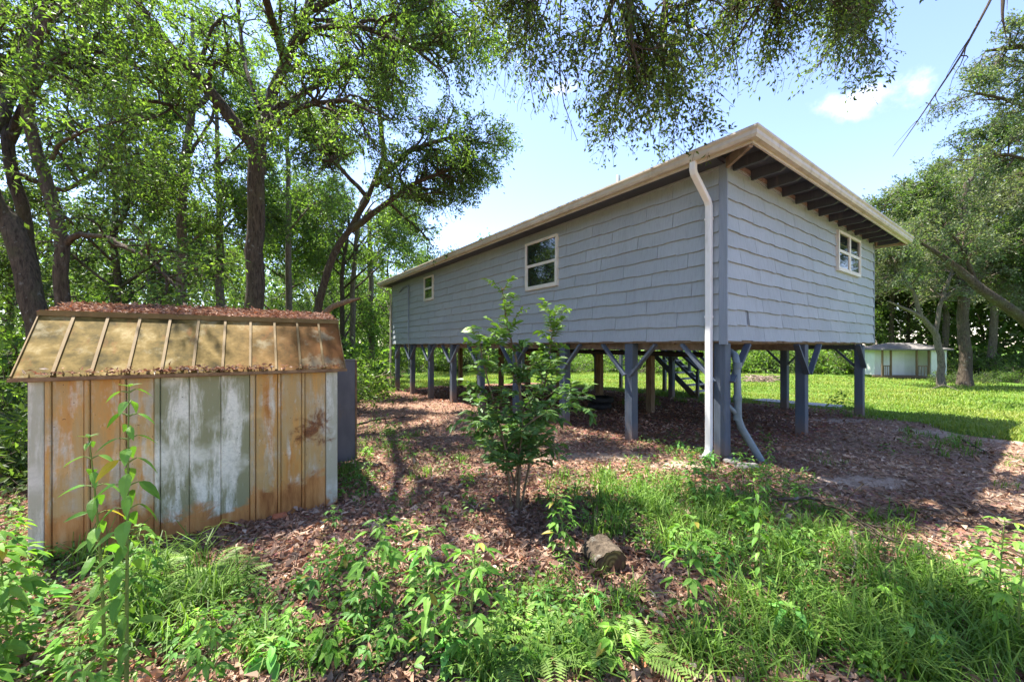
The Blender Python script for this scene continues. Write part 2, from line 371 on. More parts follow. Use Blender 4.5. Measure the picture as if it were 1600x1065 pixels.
def pale_w(x, y):      # weathered grey-pink leaves in the open yard, fresh red-brown ones under the house
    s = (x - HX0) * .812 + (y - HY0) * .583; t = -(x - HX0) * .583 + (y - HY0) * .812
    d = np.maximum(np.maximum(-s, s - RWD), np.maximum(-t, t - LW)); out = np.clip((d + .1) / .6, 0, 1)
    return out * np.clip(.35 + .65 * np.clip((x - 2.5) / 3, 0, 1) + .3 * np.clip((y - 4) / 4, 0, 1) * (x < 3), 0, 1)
def build_ground():
    rr = np.concatenate([[0], np.linspace(.35, 3, 26), np.linspace(3.1, 12, 70), np.linspace(12.3, 45, 70), [55, 75, 110, 170, 300, 600, 1200]])
    na = 260; aa = np.arange(na) * 2 * np.pi / na
    x = (rr[1:, None] * np.cos(aa)).ravel(); y = (rr[1:, None] * np.sin(aa)).ravel() + 2
    x = np.concatenate([[0], x]); y = np.concatenate([[2], y])
    far = np.clip((np.hypot(x, y) - 45) / 40, 0, 1)
    z = (hrel(x, y) * (1 - far) - 2.1 * far) + CZ + bumps(x, y) * (1 - far)
    mb = MB(); n = len(rr) - 1
    q = [(1 + i * na + j, 1 + i * na + (j + 1) % na, 1 + (i + 1) * na + (j + 1) % na, 1 + (i + 1) * na + j) for i in range(n - 1) for j in range(na)]
    q = np.array(q)[:, ::-1]
    mb.add(np.stack([x, y, z], 1), q, [(0, 1 + j, 1 + (j + 1) % na) for j in range(na)])
    m = NT('ground'); la = m.new('ShaderNodeAttribute', attribute_name='lawn'); sa = m.new('ShaderNodeAttribute', attribute_name='sand')
    v = m.coord('Object')
    vo = m.new('ShaderNodeTexVoronoi'); vo.inputs['Scale'].default_value = 24; m.link(v, vo.inputs['Vector'])
    n1 = m.noise(v, 34, 5, .7); n2 = m.noise(v, 1.1, 4)
    lit = m.ramp(n1, [(.3, (.05, .027, .018)), (.48, (.15, .08, .055)), (.62, (.27, .16, .115)), (.78, (.42, .30, .24))])
    lit = m.mix(.55, lit, m.mix(1., vo.outputs['Color'], (.38, .20, .14), 'MULTIPLY'))
    lit = m.mix(m.mr(n2, .4, .68, 0, .5), lit, (.14, .085, .06))
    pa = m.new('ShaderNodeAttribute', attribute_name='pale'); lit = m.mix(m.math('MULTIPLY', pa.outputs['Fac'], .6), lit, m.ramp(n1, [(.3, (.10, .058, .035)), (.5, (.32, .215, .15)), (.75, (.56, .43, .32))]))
    grs = m.ramp(m.noise(v, 18, 5, .7), [(.3, (.045, .09, .016)), (.55, (.10, .18, .027)), (.75, (.165, .24, .048))])
    snd = m.ramp(m.noise(v, 12, 5, .7), [(.3, (.24, .17, .12)), (.7, (.46, .36, .28))])
    edge = m.noise(v, 5, 5, .7)
    sf = m.mr(m.math('ADD', sa.outputs['Fac'], m.math('MULTIPLY', m.math('SUBTRACT', edge, .5), 1.1)), .35, .7)
    lf = m.mr(m.math('ADD', la.outputs['Fac'], m.math('MULTIPLY', m.math('SUBTRACT', edge, .5), 1.2)), .4, .65)
    c = m.mix(sf, lit, snd); c = m.mix(lf, c, grs)
    m.bump(n1, .8, .03); m.fin(c, .95, .1)
    me = mb.mesh('ground', m.m, True)
    fw = np.clip((np.hypot(x, y) - 24) / 8, 0, 1); lv = lawn_w(x, y) * (1 - in_woods(x, y) * .6)
    a = me.attributes.new('lawn', 'FLOAT', 'POINT'); a.data.foreach_set('value', np.maximum(lv, fw).astype(np.float32))
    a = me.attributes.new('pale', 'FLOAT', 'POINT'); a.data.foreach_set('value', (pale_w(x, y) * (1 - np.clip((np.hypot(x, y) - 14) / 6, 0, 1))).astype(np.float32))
    a = me.attributes.new('sand', 'FLOAT', 'POINT'); a.data.foreach_set('value', sand_w(x, y).astype(np.float32))
    tag(link('ground', me), 'leaf strewn sandy ground of the clearing with a green lawn behind', None, None, 'structure')
build_ground()

# ------------------------------------------------------------------ the house on stilts
HA = math.atan2(.583, .812)
HX0, HY0 = 3.0, 5.52
def HL(s, t):
    return HX0 + .812 * s - .583 * t, HY0 + .583 * s + .812 * t
house = thing('stilt_house', 'grey-blue shingled house raised on stilts with low hip roof', 'house', (HX0, HY0, 0), HA)
LW, RWD = 13.87, 7.4                      # long wall, short wall
ZB, ZT = 1.68, 4.30                       # wall bottom and top
def build_house():
    h = house; z = lambda rel: rel + CZ
    # walls: sheathing bodies that carry the shingles
    wl_long = part('wall', MB().box((0.02, .02, ZB + .03), (.14, LW, ZT)), M['trim'], h, label='long grey-blue shingled wall')
    wl_short = part('wall', MB().box((.1405, .02, ZB + .03), (RWD, .14, ZT)), M['trim'], h, label='short grey-blue shingled wall below the rafter tails')
    part('wall', MB().box((RWD - .12, .1405, ZB + .03), (RWD, LW - .1205, ZT)), M['trim'], h)
    part('wall', MB().box((.1405, LW - .12, ZB + .03), (RWD, LW, ZT)), M['trim'], h)
    # shingle strips, each a piece
    EXP = .222; r = random.Random(3)
    def strip(w, seed):
        rr_ = random.Random(seed); xs = [0.]; zs = []; lev = rr_.choice((0, 1)); x = 0
        prof = [(0, -.011 * lev)]
        while x < w - .12:
            x2 = min(w, x + rr_.uniform(.26, .42))
            if w - x2 < .1: x2 = w
            prof.append((x2 - .02 if x2 < w else w, -.011 * lev - .003))
            lev = 1 - lev
            if x2 < w: prof.append((x2 + .006, -.011 * lev))
            x = x2
        if len(prof) < 2: prof.append((w, prof[0][1]))
        return prof
    def strip_mesh(w, hh, seed, axis):
        prof = strip(w, seed); n = len(prof); mb = MB(); vs = []
        TH, TB = .004, .034
        for (x, dz) in prof:
            vs += [(x, TH, hh), (x, TB, dz), (x, .001, dz)]
        if axis == 'l': f = lambda p: (-p[1], p[0], p[2])
        else: f = lambda p: (p[0], -p[1], p[2])
        q = []
        for i in range(n - 1):
            a, b = 3 * i, 3 * i + 3
            q += [(a, a + 1, b + 1, b), (a + 1, a + 2, b + 2, b + 1)]
        e = 3 * (n - 1)
        mb.add([f(v) for v in vs], q, [(0, 2, 1), (e, e + 1, e + 2)])
        if axis == 'l':
            mb.q = [x[:, ::-1] for x in mb.q]; mb.t = [x[:, ::-1] for x in mb.t]
        # face orientation is not important for opaque paint
        return mb.mesh('shingle', M['shingle'])
    cache = {}
    def lay(wall, axis, length, x0):
        nrow = int((ZT - ZB) / EXP) + 1
        for row in range(nrow):
            zb = ZB + row * EXP; hh = min(EXP + .012, ZT - zb)
            if hh < .05: break
            off = (row * .53 + r.uniform(0, .25)) % 1.2; x = x0
            first = True
            while x < length - .01:
                w = (off if first and off > .15 else 1.2); first = False
                if x + w > length - .15: w = length - x
                w = round(w, 2) if abs(w - 1.2) > .005 else 1.2
                key = (axis, w, round(hh, 3), r.randrange(7) if w == 1.2 else 0)
                if key not in cache: cache[key] = strip_mesh(w - .007, hh, hash(key[1:]) % 9973 + key[3], axis)
                o = link('shingle', cache[key], wall)
                o.location = (0.018, x, zb) if axis == 'l' else (x, 0.018, zb)
                x += w
    lay(wl_long, 'l', LW, .105)
    lay(wl_short, 'r', RWD, .0)
    # corner boards
    part('corner_board', MB().box((-.012, -.012, ZB - .06), (-.0005 + .02, .10, ZT)), M['trim'], h)
    part('corner_board', MB().box((-.012, LW - .02, ZB - .02), (.02, LW + .02, ZT)), M['trim'], h)
    part('corner_board', MB().box((RWD - .03, -.012, ZB - .02), (RWD + .02, .02, ZT)), M['trim'], h)
    # floor: joists, rim and girders
    fl = part('floor', MB().box((.15, .15, ZB + .06), (RWD - .13, LW - .13, ZB + .16)), M['oldwood'], h)
    for i in range(1, 30):
        t = i * LW / 30
        link('joist', None, None) if False else part('joist', MB().bar((.16, t, ZB + .0), (RWD - .14, t, ZB + .0), .045, .115), M['oldwood'], fl)
    part('sill_board', MB().box((.03, .03, ZB - .035), (.13, LW - .02, ZB + .028)), M['oldwood'], h)
    part('sill_board', MB().box((.131, .03, ZB - .035), (RWD - .02, .13, ZB + .028)), M['oldwood'], h)
    # posts and braces
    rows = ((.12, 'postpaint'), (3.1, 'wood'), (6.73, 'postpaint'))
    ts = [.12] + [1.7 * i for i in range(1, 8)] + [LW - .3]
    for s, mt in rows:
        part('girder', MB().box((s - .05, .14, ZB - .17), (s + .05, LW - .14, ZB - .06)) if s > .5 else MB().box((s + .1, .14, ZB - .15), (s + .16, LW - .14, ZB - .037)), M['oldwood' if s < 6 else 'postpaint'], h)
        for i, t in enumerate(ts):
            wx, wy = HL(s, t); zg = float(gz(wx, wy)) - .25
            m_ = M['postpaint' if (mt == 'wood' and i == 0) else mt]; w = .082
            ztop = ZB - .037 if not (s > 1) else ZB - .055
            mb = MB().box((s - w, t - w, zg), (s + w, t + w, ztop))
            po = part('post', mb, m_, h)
            bv = po.modifiers.new('bevel', 'BEVEL'); bv.width = .008; bv.segments = 1
            zl, zh, L = ZB - .60, ZB - .06, .56
            for sg in (-1, 1):
                if (sg < 0 and i == 0) or (sg > 0 and i == len(ts) - 1): continue
                a = (s - (w + .02 if s < 1 else 0), t + sg * .06, zl); b = (s - (w + .02 if s < 1 else 0), t + sg * L, zh)
                if mt != 'wood': part('brace', MB().bar(a, b, .04, .09, (1, 0, 0)), M['postpaint'], h)
            if i == 0:
                for sg in (-1, 1):
                    if (sg < 0 and s < 1) or (sg > 0 and s > 6): continue
                    part('brace', MB().bar((s + sg * .06, t - w - .02, zl), (s + sg * L, t - w - .02, zh), .04, .09, (0, 1, 0)), M['postpaint'], h)
    # pipe run below the floor
    part('waste_pipe', MB().tubes([(1.2, 1.0, ZB - .24), (1.2, 6.5, ZB - .2)], [.05, .05], 10), M['black'], h, True)
    # eaves: soffit on the long side, rafter tails on the short side
    OL, OR_, OB, OF = .45, .55, .60, .40     # overhang: long side, short side, back, far end
    s0, s1, t0, t1 = -OL, RWD + OB, -OR_, LW + OF
    ZE = CZ + 2.67                            # gutter top
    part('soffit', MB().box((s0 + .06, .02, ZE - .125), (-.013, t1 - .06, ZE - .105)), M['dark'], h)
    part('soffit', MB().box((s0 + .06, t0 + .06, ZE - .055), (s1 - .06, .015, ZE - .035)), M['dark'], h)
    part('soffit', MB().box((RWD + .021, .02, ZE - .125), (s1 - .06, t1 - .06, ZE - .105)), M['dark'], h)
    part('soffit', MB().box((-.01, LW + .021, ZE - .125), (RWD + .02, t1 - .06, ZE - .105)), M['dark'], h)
    part('frieze', MB().box((.0, -.024, ZT - .15), (RWD - .032, -.0085, ZE - .06)), M['oldwood'], h)
    n = 14
    for i in range(n):
        s = .14 + i * (RWD - .1) / (n - 1)
        p = [(0, -.025, ZE - .20), (0, t0 + .14, ZE - .20), (0, t0 + .062, ZE - .155), (0, t0 + .062, ZE - .057), (0, -.025, ZE - .057)]
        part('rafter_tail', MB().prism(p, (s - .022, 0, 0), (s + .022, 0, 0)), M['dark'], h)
    part('hip_rafter', MB().bar((-.02, -.02, ZE - .13), (s0 + .07, t0 + .07, ZE - .13), .045, .14), M['oldwood'], h)
    part('hip_rafter', MB().bar((RWD, -.02, ZE - .13), (s1 - .07, t0 + .07, ZE - .13), .045, .14), M['oldwood'], h)
    # fascia and gutters, mitred
    prof_f = [(-.06, -.17), (-.035, -.17), (-.035, -.03), (-.06, -.03)]
    prof_g = [(-.034, -.135), (.028, -.135), (.045, -.10), (.045, -.055), (.066, -.028), (.066, -.002), (.058, -.002), (.055, -.02), (.034, -.05), (.034, -.09), (.02, -.122), (-.034, -.122)]
    def ring(name, prof, mat):
        for side in range(4):
            A, B = [], []
            for d, zz in prof:
                a, b, c, e = s0 - d, s1 + d, t0 - d, t1 + d
                pa, pb = {0: ((a, e), (a, c)), 1: ((a, c), (b, c)), 2: ((b, c), (b, e)), 3: ((b, e), (a, e))}[side]
                A.append((*pa, ZE + zz)); B.append((*pb, ZE + zz))
            n_ = len(prof); mb = MB().add(A + B, [(i, (i + 1) % n_, n_ + (i + 1) % n_, n_ + i) for i in range(n_)])
            part(name, mb, mat, h)
    ring('fascia', prof_f, M['gutter']); ring('gutter', prof_g, M['gutter'])
    # hip roof
    zr = ZE - .02; hw = (s1 - s0) / 2; sl = .22
    ridge = [(s0 + hw, t0 + hw, zr + hw * sl), (s0 + hw, t1 - hw, zr + hw * sl)]
    k = .02; V = [(s0 - k, t0 - k, zr), (s1 + k, t0 - k, zr), (s1 + k, t1 + k, zr), (s0 - k, t1 + k, zr)] + ridge
    V2 = [(a, b, c + .02) for a, b, c in V]
    F = lambda o: [(o, o + 3, o + 5, o + 4), (o + 1, o + 4, o + 5, o + 2)]
    T = lambda o: [(o, o + 4, o + 1), (o + 2, o + 5, o + 3)]
    rf = part('roof', MB().add(V + V2, F(0) + F(6) + [(0, 1, 7, 6), (1, 2, 8, 7), (2, 3, 9, 8), (3, 0, 6, 9)], T(0) + T(6)), M['roofing'], h)
    for (sv, tv, hh) in ((1.05, 2.75, .62), (1.3, 8.4, .5), (1.3, 10.6, .5)):
        zz = zr + (sv - s0) * sl
        part('vent_pipe', MB().tubes([(sv, tv, zz - .05), (sv, tv, zz + hh)], [.045, .045], 10, cap=True), M['pvc'], rf, True)
    # windows
    def window(axis, u0, u1, zl, zh, kind):
        w = thing('window', None, None); w.parent = h
        def bx(a0, a1, z0, z1, d0, d1):
            return MB().box((-d1, a0, z0), (-d0, a1, z1)) if axis == 'l' else MB().box((a0, -d1, z0), (a1, -d0, z1))
        f = .055
        part('frame', bx(u0, u0 + f, zl, zh, -.02, .055), M['vinyl'], w); part('frame', bx(u1 - f, u1, zl, zh, -.02, .055), M['vinyl'], w)
        part('frame', bx(u0 + f, u1 - f, zh - f, zh, -.02, .053), M['vinyl'], w); part('frame', bx(u0 + f, u1 - f, zl, zl + f, -.02, .06), M['vinyl'], w)
        zm = (zl + zh) / 2
        if kind == 'sash':
            part('meeting_rail', bx(u0 + f, u1 - f, zm - .03, zm + .03, -.01, .046), M['vinyl'], w)
            part('pane', bx(u0 + f, u1 - f, zm + .03, zh - f, .0, .028), M['glass'], w)
            part('pane', bx(u0 + f + .03, u1 - f - .03, zl + f + .03, zm - .03, .0, .032), M['glass'], w)
            g = MB(); 
            for b in ((u0 + f, u0 + f + .03, zl + f, zm - .03), (u1 - f - .03, u1 - f, zl + f, zm - .03), (u0 + f + .03, u1 - f - .03, zl + f, zl + f + .03)):
                q_ = bx(*b, -.01, .042); g.add(q_.v[0], q_.q[0])
            part('sash', g, M['vinyl'], w)
        else:
            um = (u0 + u1) / 2
            part('mullion', bx(um - .045, um + .045, zl + f, zh - f, -.01, .050), M['vinyl'], w)
            for a, b in ((u0 + f, um - .045), (um + .045, u1 - f)):
                part('meeting_rail', bx(a, b, zm - .03, zm + .03, -.01, .046), M['vinyl'], w)
                part('pane', bx(a, b, zm + .03, zh - f, .0, .028), M['glass'], w)
                part('pane', bx(a + .03, b - .03, zl + f + .03, zm - .03, .0, .032), M['glass'], w)
                g = MB()
                for c in ((a, a + .03, zl + f, zm - .03), (b - .03, b, zl + f, zm - .03), (a + .03, b - .03, zl + f, zl + f + .03)):
                    q_ = bx(*c, -.01, .042); g.add(q_.v[0], q_.q[0])
                part('sash', g, M['vinyl'], w)
    window('l', 3.456, 4.556, z(1.27), z(2.36), 'sash')
    window('l', 9.68, 10.44, z(1.57), z(2.405), 'sash')
    window('r', 4.57, 6.11, z(1.56), z(2.40), 'double')
    # downspouts
    def spout(name, pts, mat, w=.085, d=.06):
        mb = MB(); pts = [Vector(p) for p in pts]
        rings = []
        for i, p in enumerate(pts):
            a = pts[max(0, i - 1)]; b = pts[min(len(pts) - 1, i + 1)]; dr = (b - a).normalized(); y = Vector((0, 1, 0)); x = y.cross(dr).normalized()
            rings.append([tuple(p + y * (sy * w / 2) + x * (sx * d / 2)) for sx, sy in ((-1,-1),(-1,.8),(-.8,1),(.8,1),(1,.8),(1,-.8),(.8,-1),(-.8,-1))])
        V = [v for r_ in rings for v in r_]; n_ = 8
        q = [(i * n_ + j, i * n_ + (j + 1) % n_, (i + 1) * n_ + (j + 1) % n_, (i + 1) * n_ + j) for i in range(len(pts) - 1) for j in range(n_)]
        return part(name, mb.add(V, q), mat, h)
    zg = float(gz(*HL(-.1, .22)))
    spout('downspout', [(-.44, .24, ZE - .13), (-.44, .24, ZE - .24), (-.42, .24, ZE - .29), (-.10, .22, ZE - .60), (-.062, .22, ZE - .67), (-.062, .22, zg + .22), (-.075, .22, zg + .13), (-.16, .22, zg + .05)], M['white'])
    for zz in (3.4, 2.0): part('strap', MB().box((-.096, .172, zz), (-.026, .268, zz + .03)), M['white'], h)
    spout('downspout', [(-.44, LW + .2, ZE - .13), (-.44, LW + .2, ZE - .2), (-.06, LW + .045, ZE - .5), (-.06, LW + .045, 0.0)], M['gutter'], .07, .05)
    part('conduit', MB().tubes([(-.02, 12.9, ZE - .5), (-.05, 12.4, ZE - .36), (-.055, 11.9, ZE - .36), (-.055, 11.86, ZE - .45), (-.055, 11.86, .2)], [.03] * 5, 8), M['trim'], h, True)
    # drain pipe beside the corner post
    zq = float(gz(*HL(.45, -.25)))
    dp = part('drain_pipe', MB().tubes([(.55, .5, ZB - .14), (.38, .16, ZB - .15), (.31, .03, ZB - .22), (.30, .0, ZB - .35), (.29, -.02, zq + .62), (.32, -.05, zq + .48), (.42, -.22, zq + .12), (.46, -.30, zq - .05)], [.05] * 8, 12), M['pvc'], h, True)
    for zz in (zq + .62, zq + .9, ZB - .36): part('coupling', MB().tubes([(.294, -.012, zz - .04), (.296, -.01, zz + .04)], [.058, .058], 12), M['pvc'], dp, True)
    part('branch_pipe', MB().tubes([(.29, -.015, zq + .66), (.19, .06, zq + .78), (.13, .14, zq + .95)], [.035] * 3, 10), M['pvc'], dp, True)
    part('back_porch', MB().box((RWD + .003, 6.6, ZB - .05), (RWD + 1.5, 9.0, ZB + .0)), M['postpaint'], h)
    for t in (6.7, 8.9):
        part('post', MB().box((RWD + 1.3, t - .06, -.5), (RWD + 1.42, t + .06, ZB + 1.0)), M['postpaint'], h)
build_house()

def build_stairs():
    x, y = HL(8.0, 4.6); zg = float(gz(x, y))
    st = thing('staircase', 'grey wooden staircase with handrails beyond the stilts', 'stairs', (x, y, zg), HA)
    n = 9; rise = (ZB - zg) / n; run = .235; wid = .5
    for i in range(n - 1):
        z = rise * (i + 1); t = run * i
        part('tread', MB().box((-wid, t, z - .04), (wid, t + run + .03, z)), M['concrete'], st)
    L = run * (n - 1); H = rise * (n - 1)
    for sx in (-1, 1):
        p = [(0, -.12, .0), (0, .12, -.05), (0, L + .1, H - .08), (0, L + .1, H + .16)]
        part('stringer', MB().prism(p, (sx * (wid + .045) - .02, 0, 0), (sx * (wid + .045) + .02, 0, 0)), M['postpaint'], st)
        a = sx * (wid + .10)
        for t, z in ((-.05, -.1), (L * .5, H * .5), (L + .05, H)):
            part('rail_post', MB().box((a - .045, t - .045, z - .1), (a + .045, t + .045, z + 1.02)), M['postpaint'], st)
        for dz in (.5, .95): part('handrail', MB().bar((a - .05 * sx, -.05, dz), (a - .05 * sx, L + .05, H + dz), .035, .09), M['postpaint'], st)
build_stairs()

# ------------------------------------------------------------------ the rusted gambrel shed
SR = Vector((-1.87, 4.23)); SD_ = Vector((.8386, .5446)); SE = Vector((-.5446, .8386))
SLEN = 2.2
SO = SR - SD_ * SLEN
shed_z0 = CZ - 1.72
def shed_u(px, py=700):      # position along the front wall seen at a photo column
    k = (px - CX) / FPX       # (SO.x+u*dx) = k (SO.y+u*dy)
    return (k * SO.y - SO.x) / (SD_.x - k * SD_.y)
def build_shed():
    sh = thing('garden_shed', 'rusted metal gambrel shed with orange and chalky white panels', 'shed', (SO.x, SO.y, shed_z0), math.atan2(SD_.y, SD_.x))
    ZEv = -.226 + 1.72; D = 2.3; ZBk = .26 + 1.72; ZRd = .395 + 1.72; GB = .44; GR = D / 2
    seams = [108, 178, 205, 335, 357, 478, 500, 612, 635, 750, 875, 990, 1012, 1100, 1112, 1195, 1207, 1290, 1338]
    us = [shed_u(s / 2.535) for s in seams]; us[0] = 0; us[-1] = SLEN
    kinds = ['E', 'R', 'O', 'R', 'O', 'R', 'O', 'w', 'W', 'W', 'W', 'R', 'O', 'r', 'O', 'r', 'O', 'E']
    zb = -.35
    for i, k in enumerate(kinds):
        a, b = us[i], us[i + 1]; mat = M[{'E': 'shed_edge', 'R': 'shed_orange', 'r': 'shed_orange', 'O': 'shed_orange', 'w': 'shed_white', 'W': 'shed_white'}[k]]
        d = .014 if k in 'RrwE' else 0
        pr = [(a + .0012, -d + .004, 0), (a + .007, -d - .003, 0), (b - .007, -d - .003, 0), (b - .0012, -d + .004, 0), (b - .0012, .02, 0), (a + .0012, .02, 0)]
        part('panel' if k not in 'Rr' else 'rib', MB().prism(pr, (0, 0, zb), (0, 0, ZEv + .02)), mat, sh)
    # end walls follow the gambrel outline
    for u, nm in ((0.003, 'wall'), (SLEN - .013, 'wall')):
        pr = [(0, .021, zb), (0, D - .02, zb), (0, D - .02, ZEv), (0, D - GB, ZBk - .02), (0, GR, ZRd - .02), (0, GB, ZBk - .02), (0, .021, ZEv)]
        part(nm, MB().prism(pr, (u, 0, 0), (u + .01, 0, 0)), M['shed_edge'], sh)
    part('wall', MB().box((.014, D - .02, zb), (SLEN - .014, D, ZEv)), M['shed_edge'], sh)
    # roof: lower steep slopes and upper low slopes; panels and standing ribs
    ov, oe = .075, .05
    lo = (-oe, ZEv - .02); br = (GB - .02, ZBk); ri = (GR, ZRd)
    n = 11; w = (SLEN + 2 * ov) / n
    def slope(p, q, u0, u1, lift, th, mat, name, mir=False):
        (y0, z0), (y1, z1) = p, q; nrm = Vector((-(z1 - z0), y1 - y0)).normalized()
        f = (lambda y: D - y) if mir else (lambda y: y)
        pr = [(0, f(y0 + nrm.x * lift), z0 + nrm.y * lift), (0, f(y1 + nrm.x * lift), z1 + nrm.y * lift), (0, f(y1 + nrm.x * (lift + th)), z1 + nrm.y * (lift + th)), (0, f(y0 + nrm.x * (lift + th)), z0 + nrm.y * (lift + th))]
        return part(name, MB().prism(pr, (u0, 0, 0), (u1, 0, 0)), mat, sh)
    for mir in (False, True):
        for i in range(n):
            u0 = -ov + i * w
            slope(lo, br, u0 + .001, u0 + w - .001, 0, .008, M['shed_roof'], 'roof_panel', mir)
        for i in range(n + 1):
            u = -ov + i * w; e = .0 if 0 < i < n else .006
            slope((lo[0] + .004, lo[1] + .004), br, u - .010 + (.012 if i == 0 else 0), u + .010 - (.012 if i == n else 0), .0085, .013, M['shed_rib'], 'roof_rib', mir)
        slope(br, ri, -ov, SLEN + ov, .002, .008, M['shed_edgemetal'], 'upper_roof', mir)
        f = (lambda y: D - y) if mir else (lambda y: y)
        part('drip_edge', MB().bar((-ov - .01, f(-oe - .006), lo[1] - .012), (SLEN + ov + .01, f(-oe - .006), lo[1] - .012), .022, .028), M['shed_edgemetal'], sh)
        part('ridge_trim', MB().bar((-ov - .004, f(br[0] - .012), br[1] + .012), (SLEN + ov + .004, f(br[0] - .012), br[1] + .012), .03, .034), M['shed_rib'], sh)
        part('ridge_trim', MB().bar((-ov - .002, f(br[0] + .03), br[1] + .034), (SLEN + ov + .002, f(br[0] + .03), br[1] + .034), .03, .022), M['shed_rib'], sh)
    part('track', MB().bar((.0, -.03, ZEv - .03), (SLEN, -.03, ZEv - .03), .02, .045), M['shed_edgemetal'], sh)
    # swung-out grey door at the far end
    u = SLEN; dr = part('door', MB().box((u + .002, 1.60, .06), (u + .50, 1.635, 1.50)), M['greymetal'], sh, label='dark grey metal door standing open beyond the corner')
    part('crease', MB().box((u + .01, 1.590, .79), (u + .49, 1.599, .81)), M['greymetal'], dr)
    part('edge_trim', MB().box((u + .501, 1.59, .05), (u + .525, 1.645, 1.51)), M['shed_edgemetal'], dr)
    part('edge_trim', MB().box((u + .002, 1.588, 1.501), (u + .50, 1.645, 1.52)), M['greymetal'], dr)
    part('edge_trim', MB().box((u + .002, 1.588, .035), (u + .50, 1.645, .059)), M['greymetal'], dr)
    return sh, lo, br, ri, ov, D
shed, s_lo, s_br, s_ri, s_ov, s_D = build_shed()

# ------------------------------------------------------------------ leaves and blades in bulk
def unit(a): return a / (np.linalg.norm(a, axis=-1, keepdims=True) + 1e-9)
def leaf_quads(mb, pos, dr, nrm, ln, wd, col, fold=.18):
    side = unit(np.cross(dr, nrm)); up = unit(np.cross(side, dr))
    ln = ln[:, None]; wd = wd[:, None]
    mid = pos + dr * ln * .45
    a = mid + side * wd * .5 + up * wd * fold; b = mid - side * wd * .5 + up * wd * fold
    tip = pos + dr * ln - up * ln * .08
    V = np.stack([pos, a, tip, b], 1).reshape(-1, 3)
    mb.add(V, np.arange(len(pos) * 4).reshape(-1, 4), qc=col)
def leaf8(mb, pos, dr, nrm, ln, wd, col, droop=.25):
    side = unit(np.cross(dr, nrm)); up = unit(np.cross(side, dr)); ln = ln[:, None]; wd = wd[:, None]
    def mid(u): return pos + dr * ln * u - up * ln * droop * u * u
    b = pos; m1 = mid(.3); m2 = mid(.65); tp = mid(1.)
    f = .16
    l1 = m1 + side * wd * .46 + up * wd * f; r1 = m1 - side * wd * .46 + up * wd * f
    l2 = m2 + side * wd * .38 + up * wd * f; r2 = m2 - side * wd * .38 + up * wd * f
    V = np.stack([b, l1, m1, r1, l2, m2, r2, tp], 1).reshape(-1, 3); o = (np.arange(len(pos)) * 8)[:, None]
    t = np.concatenate([o + np.array([[0, 2, 1]]), o + np.array([[0, 3, 2]]), o + np.array([[4, 5, 7]]), o + np.array([[5, 6, 7]])])
    q = np.concatenate([o + np.array([[1, 2, 5, 4]]), o + np.array([[2, 3, 6, 5]])])
    mb.add(V, q, t, qc=np.concatenate([col] * 2), tc=np.concatenate([col] * 4))
def leaf16(mb, pos, dr, nrm, ln, wd, col, droop=.25):
    side = unit(np.cross(dr, nrm)); up = unit(np.cross(side, dr)); ln = ln[:, None]; wd = wd[:, None]; f = .16
    def mid(u): return pos + dr * ln * u - up * ln * droop * u * u
    rows = [pos]; ui = [(.1, .26), (.28, .47), (.52, .44), (.78, .25)]
    wav = rng.normal(0, .05, (len(pos), 1))
    for u, w in ui:
        m = mid(u); rows += [m + side * wd * w + up * wd * (f * w * 2 + wav), m, m - side * wd * w + up * wd * (f * w * 2 - wav)]
    rows.append(mid(1.)); V = np.stack(rows, 1).reshape(-1, 3); k = len(rows); o = (np.arange(len(pos)) * k)[:, None]
    q, t = [], [o + np.array([[0, 2, 1]]), o + np.array([[0, 3, 2]]), o + np.array([[10, 11, 13]]), o + np.array([[11, 12, 13]])]
    for r_ in range(3):
        a = 1 + 3 * r_; q += [o + np.array([[a, a + 1, a + 4, a + 3]]), o + np.array([[a + 1, a + 2, a + 5, a + 4]])]
    mb.add(V, np.concatenate(q), np.concatenate(t), qc=np.concatenate([col] * 6), tc=np.concatenate([col] * 4))
def blades(mb, x, y, z, h, w, col, lean=.5):
    n = len(x); a = rng.uniform(0, 2 * np.pi, n); d = np.stack([np.cos(a), np.sin(a), np.zeros(n)], 1); s = np.stack([-np.sin(a), np.cos(a), np.zeros(n)], 1)
    ln = (rng.uniform(.1, 1, n) * lean)[:, None]; p = np.stack([x, y, z], 1); H = h[:, None]; Wd = w[:, None]; up = np.array([[0, 0, 1.]])
    p1 = p + up * H * .5 + d * H * ln * .25; p2 = p + up * H * (.92 - .25 * ln) + d * H * ln * .8; p3 = p + up * H * (1 - .55 * ln) + d * H * ln * 1.35
    V = np.stack([p - s * Wd * .5, p + s * Wd * .5, p1 - s * Wd * .45, p1 + s * Wd * .45, p2 - s * Wd * .28, p2 + s * Wd * .28, p3], 1).reshape(-1, 3)
    o = (np.arange(n) * 7)[:, None]
    mb.add(V, np.concatenate([o + np.array([[0, 1, 3, 2]]), o + np.array([[2, 3, 5, 4]])]), o + np.array([[4, 5, 6]]), qc=np.concatenate([col, col]), tc=col)
def pal(n, cols, jit=.15, w=None):
    cols = np.array(cols); i = rng.choice(len(cols), n, p=w); j = rng.choice(len(cols), n, p=w); f = rng.uniform(0, 1, (n, 1)) * .6
    c = cols[i] * (1 - f) + cols[j] * f
    return np.clip(c * rng.uniform(1 - jit, 1 + jit, (n, 1)), .005, .9).astype(np.float32)
def rdir(n, up=0.):
    v = rng.normal(size=(n, 3)); v[:, 2] += up; return unit(v)

